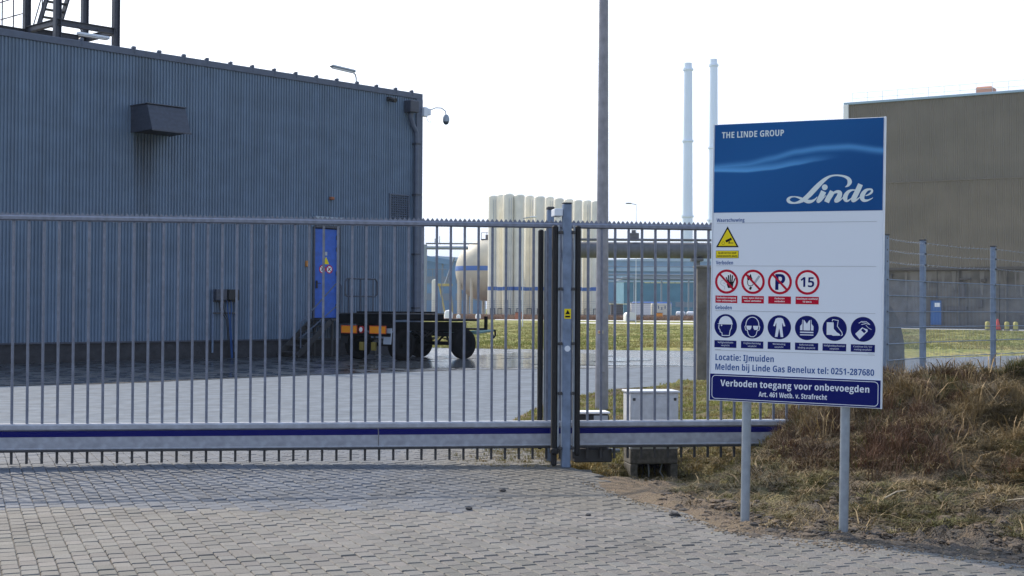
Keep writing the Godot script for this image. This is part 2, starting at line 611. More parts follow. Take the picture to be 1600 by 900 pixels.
	struct("path", st, M.path_white, "pale path along the foot of the brown warehouse")
	# the mound and soil beside the paving: one displaced sheet
	var cols := 185
	var rows := 300
	var step := 0.07
	var ho := []
	for j in rows + 1:
		var line := PackedFloat32Array()
		for i in cols + 1:
			line.append(land_h(0.0 + i * step, -7.0 - j * step))
		ho.append(line)
	st = nb()
	st.set_smooth_group(0)
	var colour := func(x: float, z: float, h: float) -> Color:
		var d := beyond_edge(x, z)
		var n1 := fnl.get_noise_2d(x * 25, z * 25 + 90)
		var n2 := fnl.get_noise_2d(x * 9 + 40, z * 9)
		var sand := Color(0.17, 0.125, 0.08)
		var dark := Color(0.05, 0.043, 0.037)
		var straw := Color(0.12, 0.085, 0.045)
		var green := Color(0.15, 0.15, 0.045)
		var c := sand.lerp(dark, clampf(smoothstep(1.2, 2.6, x) * 0.85 + n1 * 0.9, 0, 1))
		c = c.lerp(straw, smoothstep(0.1, 0.35, h + n1 * 0.1))
		if z < -13.6: c = c.lerp(green.lerp(straw, clampf(0.35 + n2, 0, 1)), smoothstep(0.2, 0.7, d))
		elif x < 2.6: c = c.lerp(green.lerp(straw, 0.35), smoothstep(0.8, 1.7, d + n2 * 0.6) * 0.8)
		return c * (1.0 + 0.3 * n1)
	for j in rows:
		for i in cols:
			var x := i * step
			var z := -7.0 - j * step
			if beyond_edge(x + step / 2, z - step / 2) < -0.3: continue
			var q := [[0, 0], [1, 0], [1, 1], [0, 0], [1, 1], [0, 1]]
			for k in q:
				var h: float = ho[j + k[1]][i + k[0]]
				st.set_color(colour.call(x + k[0] * step, z - k[1] * step, h))
				st.add_vertex(Vector3(x + k[0] * step, h, z - k[1] * step))
	st.index()
	st.generate_normals()
	var sm := vcol("mound_soil", 0.95)
	sm.normal_enabled = true
	sm.normal_texture = bump_tex(0.15, 10.0, 6)
	sm.uv1_triplanar = true
	sm.uv1_world_triplanar = true
	sm.uv1_scale = Vector3.ONE * 1.2
	struct("terrain", st, sm, "soil bank with dry grass beside the paving and behind the sign")

# ------------------------------------------------------------------ the brick paving
func paving() -> void:
	var root := Node3D.new()
	put(root, "pavement", self)
	tag(root, "grey brick paving of the drive in front of the gate", "", "", "structure")
	var bed := mat("joint_sand", 0.115, 0.10, 0.082, 0.95, 0.0, 3.0, 0.6)
	var st := nb()
	var nx := 200
	var nz := 110
	for j in nz:
		for i in nx:
			var c := []
			for k in [[0, 0], [1, 0], [1, 1], [0, 1]]:
				var x := lerpf(-24.0, 16.0, (i + k[0]) / float(nx))
				var z := lerpf(4.0, -16.3, (j + k[1]) / float(nz))
				c.append(Vector3(x, road_h(x, z) - 0.009, z))
			if beyond_edge((c[0].x + c[2].x) / 2, (c[0].z + c[2].z) / 2) > 0.25: continue
			quad(st, c[0], c[3], c[2], c[1])
	obj("sand_bed", st, bed, root)
	# bricks laid in strips that run away to the left, each strip shifted by half a brick
	var W := 0.108
	var L := 0.156
	var dirL := Vector3(-sin(deg_to_rad(21.5)), 0, -cos(deg_to_rad(21.5)))
	var dirW := Vector3(dirL.z * -1, 0, dirL.x)
	var meshes := []
	for v in 4:
		var b := nb()
		var w := W - 0.0035 - 0.0008 * v
		var l := L - 0.008 - 0.0015 * ((v * 2) % 3)
		var e := 0.006
		var top := []
		var mid := []
		var low := []
		for k in [[-1, -1], [1, -1], [1, 1], [-1, 1]]:
			var j := Vector3(rng.randf_range(-1, 1), 0, rng.randf_range(-1, 1)) * 0.0025
			top.append(Vector3(k[0] * (w / 2 - e), rng.randf_range(-0.0008, 0.0008), k[1] * (l / 2 - e)) + j)
			mid.append(Vector3(k[0] * w / 2, -0.006, k[1] * l / 2) + j)
			low.append(Vector3(k[0] * w / 2, -0.03, k[1] * l / 2) + j)
		quad(b, top[0], top[1], top[2], top[3])
		for k in 4:
			var n := (k + 1) % 4
			quad(b, mid[k], mid[n], top[n], top[k])
			quad(b, low[k], low[n], mid[n], mid[k])
		meshes.append(b.commit())
	var tones := []
	for k in 7:
		var g := 0.172 + 0.012 * (k - 3)
		var m := mat("brick_tone_%d" % k, g * (1.0 + 0.02 * ((k * 3) % 4 - 1)), g * 0.97, g * (0.90 + 0.02 * ((k * 5) % 3)), 0.75, 0.0, 11.0, 0.66, 0.6)
		tones.append(m)
	var all := []
	for a in range(-70, 130):
		for b in range(0, 200):
			var p := dirW * (a * W) + dirL * ((b + (0.5 if posmod(a, 2) else 0.0)) * L) + Vector3(0, 0, -5.0)
			if p.z > -7.4 or p.z < -16.0: continue
			if absf(p.x) > -p.z * 0.3637 + 1.3: continue
			if beyond_edge(p.x, p.z) > 0.22: continue
			all.append(p)
	var near := all.filter(func(p): return absf(p.x) < -p.z * 0.3637 + 0.03 and p.z < -8.35 and beyond_edge(p.x, p.z) < 0.02)
	near.sort_custom(func(p, q): return p.z > q.z)
	near = near.slice(0, 300)
	var singles := {}
	for p in near: singles[p] = true
	var turn := atan2(dirW.x, dirW.z) - PI / 2
	var place := func(p: Vector3) -> Transform3D:
		var tilt := Basis(Vector3.UP, turn + rng.randf_range(-0.022, 0.022)) * Basis(Vector3.RIGHT, rng.randf_range(-0.010, 0.010)) * Basis(Vector3.BACK, rng.randf_range(-0.014, 0.014))
		var sink := fnl.get_noise_2d(p.x * 8, p.z * 8) * 0.006
		return Transform3D(tilt, p + Vector3(rng.randf_range(-0.002, 0.002), road_h(p.x, p.z) + sink + rng.randf_range(-0.0025, 0.0025), rng.randf_range(-0.002, 0.002)))
	var rest := []
	for v in 4: rest.append([])
	for p in all:
		var v := rng.randi() % 4
		if singles.has(p):
			var o := obj("brick", meshes[v], tones[clampi(int(3 + rng.randfn() * 1.4 + fnl.get_noise_2d(p.x * 10, p.z * 10) * 3), 0, 6)], root)
			o.transform = place.call(p)
		else:
			rest[v].append(p)
	var bm := mat("brick_many", 1, 1, 1, 0.75, 0.0, 11.0, 0.66, 0.6)
	bm.vertex_color_use_as_albedo = true
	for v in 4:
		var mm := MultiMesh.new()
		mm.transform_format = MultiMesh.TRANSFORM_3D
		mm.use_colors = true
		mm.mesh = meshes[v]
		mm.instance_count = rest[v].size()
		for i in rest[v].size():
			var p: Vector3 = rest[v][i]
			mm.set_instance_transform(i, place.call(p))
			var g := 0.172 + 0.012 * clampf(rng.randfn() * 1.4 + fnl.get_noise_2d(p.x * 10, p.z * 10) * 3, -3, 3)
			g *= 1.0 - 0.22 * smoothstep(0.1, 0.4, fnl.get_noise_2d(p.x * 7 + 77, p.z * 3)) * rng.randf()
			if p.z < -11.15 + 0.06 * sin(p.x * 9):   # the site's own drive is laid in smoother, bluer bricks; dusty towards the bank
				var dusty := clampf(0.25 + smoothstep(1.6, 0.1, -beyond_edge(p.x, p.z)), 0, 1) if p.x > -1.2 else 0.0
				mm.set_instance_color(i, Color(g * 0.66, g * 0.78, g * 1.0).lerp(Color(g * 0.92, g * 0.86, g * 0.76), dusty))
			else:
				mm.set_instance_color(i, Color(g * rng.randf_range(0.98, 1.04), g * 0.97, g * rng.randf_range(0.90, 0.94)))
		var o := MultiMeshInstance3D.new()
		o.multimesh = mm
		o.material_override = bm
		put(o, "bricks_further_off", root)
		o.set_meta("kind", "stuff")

# ------------------------------------------------------------------ the blue corrugated hall
func hall() -> void:
	var th := deg_to_rad(46.55)
	var r := thing("corrugated_hall", "large blue-grey corrugated steel hall with a blue door", "building", Vector3(-3.3, 0, -50), th)
	var H := 9.05
	var X0 := -26.0
	# the ribbed front: trapezoid sheet, sooty under the air hood
	var st := nb()
	var pitch := 0.105
	var ribs := int(-X0 / pitch)
	var levels := [0.55]
	for k in 29: levels.append(0.85 + k * 0.285)
	levels.append(H)
	var soot := func(x: float, y: float) -> float:
		var n := fnl.get_noise_2d(x * 18, y * 0.9) * 0.5 + 0.5
		var s := 1.04 - 0.24 * n - 0.14 * (fnl.get_noise_2d(x * 60, 3.0) * 0.5 + 0.5)
		var w := exp(-pow((x + 11.15) / 0.38, 4))
		if y < 6.75: s -= 0.8 * w * (0.25 + 0.75 * smoothstep(4.4, 6.6, y)) * smoothstep(0.8, 3.0, y) * (0.75 + 0.5 * fnl.get_noise_2d(x * 60, y))
		else: s -= 0.12 * w
		s -= 0.12 * smoothstep(2.2, 0.5, y) * n
		return clampf(s, 0.25, 1.05)
	var xs := []
	for k in ribs:
		var x := -k * pitch
		xs.append([x, 0.036])
		xs.append([x - pitch * 0.36, 0.036])
		xs.append([x - pitch * 0.5, 0.0])
		xs.append([x - pitch * 0.86, 0.0])
	for i in xs.size() - 1:
		for j in levels.size() - 1:
			var a := Vector3(xs[i + 1][0], levels[j], xs[i + 1][1])
			var b := Vector3(xs[i + 1][0], levels[j + 1], xs[i + 1][1])
			var c := Vector3(xs[i][0], levels[j + 1], xs[i][1])
			var d := Vector3(xs[i][0], levels[j], xs[i][1])
			# leave the door and the louvre open
			var mx := (a.x + c.x) / 2
			var my := (a.y + b.y) / 2
			if mx > -4.78 and mx < -3.72 and my > 1.2 and my < 4.3: continue
			var n := (c - a).cross(b - a).normalized()
			for p in [a, b, c, a, c, d]:
				var s: float = soot.call(p.x, p.y)
				st.set_color(Color(s, s, s))
				st.set_normal(n)
				st.add_vertex(p)
	obj("wall", st, M.cladding, r)
	st = nb()
	box(st, Vector3(X0 / 2, 4.6, -9.5), Vector3(-X0 - 0.1, 8.7, 18.9))
	obj("inner_shell", st, M.plinth, r)
	st = nb()
	box(st, Vector3(X0 / 2, 0.26, -9.5), Vector3(-X0 + 0.04, 0.6, 19.1), 0.01)
	obj("plinth", st, M.plinth, r)
	st = nb()
	box(st, Vector3(X0 / 2, 0.545, 0.05), Vector3(-X0, 0.05, 0.1), 0.004)
	obj("drip_edge", st, M.dark_blue_steel, r)
	st = nb()
	box(st, Vector3(X0 / 2, H + 0.06, 0.0), Vector3(-X0 + 0.12, 0.2, 0.14), 0.012)
	obj("roof_edge", st, M.trim_blue, r)
	st = nb()
	box(st, Vector3(X0 / 2, H, -9.6), Vector3(-X0, 0.06, 19.0))
	obj("roof", st, M.plinth, r)
	st = nb()
	box(st, Vector3(-0.09, H / 2 + 0.12, 0.035), Vector3(0.30, H - 0.32, 0.09), 0.012)
	box(st, Vector3(0.04, H / 2 + 0.12, -0.14), Vector3(0.05, H - 0.32, 0.26), 0.01)
	obj("corner_flashing", st, M.trim_blue, r)
	st = nb()
	box(st, Vector3(0, 0.045, 0), Vector3(0.12, 0.09, 0.12), 0.02)
	box(st, Vector3(0, -0.05, 0.075), Vector3(0.05, 0.14, 0.012), 0.003)
	var clip := st.commit()
	for x in [-13.27, -11.56, -10.69, -9.83, -9.0, -8.12, -7.29, -6.43, -5.56, -4.7, -3.83, -2.94, -2.07, -1.19, -0.43]:
		obj("roof_clip", clip, M.trim_blue, r, Vector3(x, H + 0.16, 0.0))
	# air hood
	var hood := Node3D.new()
	put(hood, "air_hood", r)
	hood.position = Vector3(-11.66, 0, 0)
	st = nb()
	var y0 := 6.72
	var y1 := 7.50
	var q := [Vector3(0, y1, 0.03), Vector3(1.3, y1, 0.03), Vector3(0, y0, 0.03), Vector3(1.3, y0, 0.03), Vector3(0, y1 - 0.02, 0.93), Vector3(1.3, y1 - 0.02, 0.93), Vector3(0, y0 + 0.02, 1.2), Vector3(1.3, y0 + 0.02, 1.2)]
	quad(st, q[0], q[4], q[5], q[1])
	quad(st, q[4], q[6], q[7], q[5])
	quad(st, q[0], q[2], q[6], q[4])
	quad(st, q[1], q[5], q[7], q[3])
	obj("hood_shell", st, M.dark_blue_steel, hood)
	st = nb()
	box(st, Vector3(0.65, y0 + 0.03, 0.61), Vector3(1.24, 0.02, 1.1))
	obj("hood_grille", st, M.black, hood)
	st = nb()
	box(st, Vector3(0.65, y1 + 0.015, 0.48), Vector3(1.36, 0.03, 0.96), 0.006)
	obj("hood_trim", st, M.dark_blue_steel, hood)
	st = nb()
	box(st, Vector3(0.65, y0 + 0.0, 1.215), Vector3(1.34, 0.05, 0.03), 0.006)
	obj("hood_trim", st, M.dark_blue_steel, hood)
	# rainwater hopper and downpipe
	var dp := Node3D.new()
	put(dp, "downpipe", r)
	st = nb()
	box(st, Vector3(-0.62, 8.67, 0.22), Vector3(0.4, 0.42, 0.36), 0.02)
	obj("hopper", st, M.dark_blue_steel, dp)
	st = nb()
	pipe(st, [Vector3(-0.62, 8.5, 0.2), Vector3(-0.62, 8.3, 0.18), Vector3(-0.5, 8.05, 0.16), Vector3(-0.32, 7.8, 0.15), Vector3(-0.3, 7.6, 0.15), Vector3(-0.3, 0.3, 0.15)], 0.085, 12)
	obj("drain_pipe", st, M.trim_blue, dp)
	for y in [1.6, 3.5, 5.6, 7.4]:
		st = nb()
		box(st, Vector3(-0.3, y, 0.14), Vector3(0.24, 0.05, 0.24), 0.006)
		obj("pipe_clamp", st, M.dark_blue_steel, dp)
	# louvre: a frame and single slats
	var lv := Node3D.new()
	put(lv, "louvre", r)
	lv.position = Vector3(-1.02, 5.08, 0.04)
	st = nb()
	for s in [-1, 1]:
		box(st, Vector3(s * 0.44, 0, 0), Vector3(0.05, 1.0, 0.08), 0.005)
		box(st, Vector3(0, s * 0.475, 0), Vector3(0.828, 0.05, 0.08), 0.005)
	obj("louvre_frame", st, M.trim_blue, lv)
	st = nb()
	box(st, Vector3(0, 0, -0.03), Vector3(0.84, 0.9, 0.015))
	obj("louvre_back", st, M.black, lv)
	st = nb()
	box(st, Vector3.ZERO, Vector3(0.826, 0.006, 0.07), 0.0, Basis(Vector3.RIGHT, 0.75))
	var slat := st.commit()
	for k in 11: obj("slat", slat, M.trim_blue, lv, Vector3(0, -0.4 + k * 0.08, 0.01))
	# door
	var dr := Node3D.new()
	put(dr, "door", r)
	dr.position = Vector3(-4.25, 1.24, 0.0)
	st = nb()
	box(st, Vector3(0, 1.49, -0.02), Vector3(0.98, 2.96, 0.05), 0.006)
	obj("door_leaf", st, M.door_blue, dr)
	st = nb()
	for s in [-1, 1]: box(st, Vector3(s * 0.53, 1.51, 0.02), Vector3(0.07, 3.04, 0.12), 0.006)
	box(st, Vector3(0, 3.04, 0.02), Vector3(0.985, 0.08, 0.12), 0.006)
	obj("door_frame", st, M.dark_blue_steel, dr)
	st = nb()
	box(st, Vector3(-0.38, 1.12, 0.03), Vector3(0.07, 0.26, 0.03), 0.008)
	tube(st, Vector3(-0.38, 1.16, 0.05), Vector3(-0.24, 1.16, 0.07), 0.012)
	obj("door_handle", st, M.black, dr)
	for y in [0.4, 1.5, 2.3, 2.7]:
		st = nb()
		box(st, Vector3(0.47, y, 0.02), Vector3(0.05, 0.14, 0.04), 0.006)
		obj("hinge", st, M.black, dr)
	for s in [0, 1]:
		st = nb()
		ring(st, Vector2(-0.13 + s * 0.29, 1.63), 0.0, 0.105, 0.0085)
		var wd := obj("door_sign", st, M.white, dr)
		st = nb()
		ring(st, Vector2(-0.13 + s * 0.29, 1.63), 0.107, 0.14, 0.0095)
		var bs := Basis(Vector3.BACK, -PI / 4)
		box(st, Vector3(-0.13 + s * 0.29, 1.63, 0.011), Vector3(0.23, 0.025, 0.002), 0.0, bs)
		obj("door_sign_red", st, M.ink_red, dr)
		st = nb()
		box(st, Vector3(-0.13 + s * 0.29, 1.63, 0.0095), Vector3(0.14, 0.04, 0.001), 0.0, Basis(Vector3.BACK, PI / 4))
		obj("door_sign_mark", st, M.ink_black, dr)
	st = nb()
	prism(st, PackedVector2Array([Vector2(-0.11, 1.80), Vector2(0.15, 1.80), Vector2(0.02, 2.05)]), 0.006, 0.0085)
	obj("warning_triangle", st, M.ink_yellow, dr)
	st = nb()
	box(st, Vector3(0.02, 2.15, 0.008), Vector3(0.09, 0.12, 0.004))
	obj("door_number_plate", st, M.ink_grey, dr)
	# canopy lamp over the door
	st = nb()
	box(st, Vector3(-4.2, 4.55, 0.12), Vector3(1.3, 0.13, 0.18), 0.03)
	var cl := obj("door_lamp", st, M.galvanised, r)
	st = nb()
	box(st, Vector3(-4.2, 4.475, 0.12), Vector3(1.2, 0.03, 0.13), 0.01)
	obj("lamp_diffuser", st, M.white, cl)
	st = nb()
	box(st, Vector3(-4.08, 5.24, 0.1), Vector3(0.16, 0.1, 0.14), 0.02)
	obj("small_detector", st, M.rust, r)
	st = nb()
	box(st, Vector3(-5.07, 3.03, 0.07), Vector3(0.13, 0.2, 0.1), 0.02)
	obj("call_box", st, mat("call_orange", 0.45, 0.18, 0.03, 0.5), r)
	st = nb()
	box(st, Vector3(-1.54, 8.86, 0.08), Vector3(0.18, 0.14, 0.12), 0.02)
	tube(st, Vector3(-1.54, 8.84, 0.12), Vector3(-1.5, 8.78, 0.36), 0.075, 0.085, 14)
	obj("wall_spotlight", st, M.black, r)
	# camera on the corner
	var cm := Node3D.new()
	put(cm, "security_camera", r)
	cm.position = Vector3(0.08, 8.45, 0.1)
	st = nb()
	box(st, Vector3(0.02, 0.12, 0.02), Vector3(0.2, 0.34, 0.16), 0.02)
	box(st, Vector3(0.2, 0.14, 0.02), Vector3(0.16, 0.24, 0.14), 0.02)
	obj("camera_bracket", st, M.sign_white, cm)
	st = nb()
	pipe(st, [Vector3(0.25, 0.2, 0.03), Vector3(0.42, 0.3, 0.15), Vector3(0.6, 0.3, 0.27), Vector3(0.72, 0.2, 0.35), Vector3(0.74, 0.05, 0.37)], 0.018, 8)
	obj("camera_arm", st, M.galvanised, cm)
	st = nb()
	pipe(st, [Vector3(0.1, -0.05, 0.03), Vector3(0.14, -0.2, 0.06), Vector3(0.22, -0.24, 0.1), Vector3(0.28, -0.12, 0.1)], 0.01, 6)
	obj("camera_cable", st, M.sign_white, cm)
	st = nb()
	lathe(st, [Vector2(0, 0.12), Vector2(0.07, 0.1), Vector2(0.12, 0.0), Vector2(0.12, -0.14), Vector2(0.0, -0.15)], 16, Vector3(0.74, -0.04, 0.37))
	obj("camera_housing", st, M.galvanised, cm)
	st = nb()
	ball(st, Vector3(0.74, -0.19, 0.37), 0.105, 8, 14)
	obj("camera_dome", st, M.glass_dark, cm)
	# switch boxes on legs against the wall
	var sb := Node3D.new()
	put(sb, "switch_boxes", r)
	sb.position = Vector3(-8.8, 0, 0.12)
	for k in 2:
		st = nb()
		box(st, Vector3(0.22 + k * 0.46, 1.97, 0.1), Vector3(0.4, 0.34, 0.2), 0.02)
		obj("switch_box", st, M.dark_blue_steel if k == 0 else M.black, sb)
	for k in 2:
		st = nb()
		box(st, Vector3(0.02 + k * 0.84, 1.15, 0.0), Vector3(0.05, 1.95, 0.05), 0.004)
		for j in 22: box(st, Vector3(0.02 + k * 0.84, 0.3 + j * 0.08, 0.027), Vector3(0.02, 0.04, 0.006))
		obj("slotted_upright", st, M.galvanised_blue, sb)
	st = nb()
	box(st, Vector3(0.44, 1.4, 0.03), Vector3(0.86, 0.05, 0.04), 0.004)
	obj("cross_rail", st, M.dark_metal, sb)
	st = nb()
	box(st, Vector3(0.44, 1.77, 0.03), Vector3(0.86, 0.04, 0.04), 0.004)
	obj("cross_rail", st, M.dark_metal, sb)
	for k in 4:
		st = nb()
		pipe(st, [Vector3(0.2 + k * 0.15, 1.8, 0.06), Vector3(0.25 + k * 0.14, 1.5, 0.07), Vector3(0.5 + 0.05 * k, 1.2, 0.05), Vector3(0.62 + 0.04 * k, 0.0, 0.05)], 0.014, 6)
		obj("cable", st, M.black if k < 2 else M.ink_blue, sb)
	# steps and landing at the door
	var sr := thing("steel_door_steps", "steel steps and railed landing in front of the blue door", "steps", r.position, th)
	st = nb()
	box(st, Vector3(-3.95, 1.19, 0.66), Vector3(2.0, 0.06, 1.1), 0.005)
	obj("landing", st, M.dark_metal, sr)
	for k in 5:
		st = nb()
		box(st, Vector3(-5.08 - k * 0.26, 0.98 - k * 0.205, 0.66), Vector3(0.28, 0.04, 0.95), 0.004)
		obj("step", st, M.dark_metal, sr)
	for s in [0.16, 1.16]:
		st = nb()
		var a := Vector3(-4.95, 1.16, s)
		var b := Vector3(-6.3, 0.05, s)
		var d := (b - a)
		box(st, (a + b) / 2, Vector3(d.length(), 0.18, 0.03), 0.003, Basis(Vector3.BACK, atan2(-d.y, -d.x)))
		obj("stringer", st, M.dark_metal, sr)
	for k in 4:
		st = nb()
		box(st, Vector3(-4.85 + 1.85 * (k % 2), 0.58, 0.2 + 0.9 * (k / 2)), Vector3(0.07, 1.16, 0.07), 0.004)
		obj("leg", st, M.dark_metal, sr)
	st = nb()
	var y2 := 2.55
	var y3 := 1.97
	pipe(st, [Vector3(-4.35, y3, 1.15), Vector3(-4.35, y2 - 0.1, 1.15), Vector3(-4.27, y2, 1.15), Vector3(-3.05, y2, 1.15), Vector3(-2.97, y2 - 0.1, 1.15), Vector3(-2.97, y3 + 0.08, 1.15), Vector3(-3.05, y3, 1.15), Vector3(-4.27, y3, 1.15), Vector3(-4.35, y3 + 0.08, 1.15)], 0.024, 8)
	for x in [-4.2, -3.7, -3.15]: tube(st, Vector3(x, 1.2, 1.15), Vector3(x, y2, 1.15), 0.02, 0.02, 8)
	obj("guard_rail", st, M.dark_blue_steel, sr)
	st = nb()
	pipe(st, [Vector3(-4.5, 1.3, 1.2), Vector3(-4.55, 2.3, 1.2), Vector3(-4.65, 2.42, 1.2), Vector3(-4.8, 2.35, 1.2), Vector3(-6.2, 1.1, 1.2), Vector3(-6.2, 0.3, 1.2)], 0.022, 8)
	pipe(st, [Vector3(-4.6, 1.75, 1.2), Vector3(-6.2, 0.62, 1.2)], 0.018, 8)
	obj("handrail", st, M.trim_blue, sr)
	# steel stair tower on the roof
	var c := Vector3(-14.95, 9.12, -46.0)
	var tw := thing("roof_stair_tower", "dark steel stair tower standing on the hall roof", "stair tower", c, th)
	for p in [[0, 0], [2.15, 0], [0, -2.05], [2.15, -2.05]]:
		st = nb()
		ibeam(st, Vector3(p[0], 0, p[1]), Vector3(p[0], 6.5, p[1]), 0.22)
		obj("column", st, M.dark_blue_steel, tw)
	for e in [[0, 0, 2.15, 0, 1.78], [0, 0, 0, -2.05, 1.78], [0, -2.05, 2.15, -2.05, 1.78], [2.15, 0, 2.15, -2.05, 1.78], [-3.0, -2.05, 0, -2.05, 1.7], [0, 0, 2.15, 0, 5.2], [0, 0, 0, -2.05, 5.2]]:
		st = nb()
		ibeam(st, Vector3(e[0], e[4], e[1]), Vector3(e[2], e[4], e[3]), 0.2)
		obj("beam", st, M.dark_blue_steel, tw)
	for s in [0.22, 0.95]:
		st = nb()
		var a := Vector3(s, 1.75, -1.75)
		var b := Vector3(s, 4.4, -0.1)
		var d := (b - a).normalized()
		var nn := Vector3(0, d.z, -d.y)
		box(st, (a + b) / 2, Vector3(0.05, (b - a).length(), 0.24), 0.004, Basis(Vector3.RIGHT, d, Vector3.RIGHT.cross(d)))
		obj("stair_stringer", st, M.dark_blue_steel, tw)
	for k in 11:
		st = nb()
		box(st, Vector3(0.585, 1.95 + k * 0.24, -1.63 + k * 0.149), Vector3(0.68, 0.04, 0.22), 0.004)
		obj("tread", st, M.dark_metal, tw)
	st = nb()
	for z in [-2.6, -3.4]:
		tube(st, Vector3(-0.2, 0, z), Vector3(-0.2, 3.0, z), 0.022, 0.022, 6)
	for y in [2.3, 2.9]: tube(st, Vector3(-0.2, y, -2.0), Vector3(-0.2, y, -4.4), 0.022, 0.022, 6)
	tube(st, Vector3(0.12, 1.8, -1.9), Vector3(0.12, 5.4, 0.3), 0.022, 0.022, 6)
	tube(st, Vector3(0.1, 1.75, -1.2), Vector3(0.1, 3.9, -1.2), 0.02, 0.02, 6)
	obj("handrail", st, M.dark_blue_steel, tw)
	var lamp := Node3D.new()
	put(lamp, "tube_lamp", tw)
	st = nb()
	box(st, Vector3(1.05, 1.42, 0.45), Vector3(1.15, 0.09, 0.16), 0.02)
	obj("lamp_body", st, M.sign_white, lamp)
	st = nb()
	box(st, Vector3(1.05, 1.36, 0.45), Vector3(1.05, 0.04, 0.12), 0.015)
	obj("lamp_cover", st, M.white, lamp)
	for x in [0.7, 1.4]:
		st = nb()
		tube(st, Vector3(x, 1.45, 0.42), Vector3(x, 1.72, 0.1), 0.018, 0.018, 6)
		obj("lamp_bracket", st, M.dark_metal, lamp)
	# lamp on a bent arm at the roof edge
	var rl := thing("roof_edge_lamp", "grey tubular lamp on a bent arm above the hall roof edge", "lamp", Vector3(-5.35, 9.2, -47.85), th)
	st = nb()
	pipe(st, [Vector3(0, 0, 0), Vector3(0, 0.22, 0.0), Vector3(-0.06, 0.33, 0.02), Vector3(-0.2, 0.38, 0.06)], 0.022, 8)
	obj("lamp_arm", st, M.galvanised, rl)
	st = nb()
	box(st, Vector3(-0.72, 0.43, 0.16), Vector3(1.15, 0.09, 0.15), 0.03, Basis(Vector3.UP, 0.1) * Basis(Vector3.BACK, -0.03))
	obj("lamp_body", st, M.galvanised, rl)
	st = nb()
	box(st, Vector3(-0.72, 0.375, 0.16), Vector3(1.0, 0.04, 0.11), 0.01, Basis(Vector3.UP, 0.1) * Basis(Vector3.BACK, -0.03))
	obj("lamp_cover", st, M.white, rl)

func ibeam(st: SurfaceTool, a: Vector3, b: Vector3, h: float) -> void:
	var d := (b - a).normalized()
	var u := d.cross(Vector3.UP if absf(d.y) < 0.9 else Vector3.RIGHT).normalized()
	var v := u.cross(d)
	var bs := Basis(d, v, u)
	var L := (b - a).length()
	box(st, (a + b) / 2, Vector3(L, h - 0.03, 0.016), 0.0, bs)
	for s in [-1, 1]: box(st, (a + b) / 2 + v * s * (h / 2 - 0.007), Vector3(L, 0.014, h * 0.8), 0.0, bs)

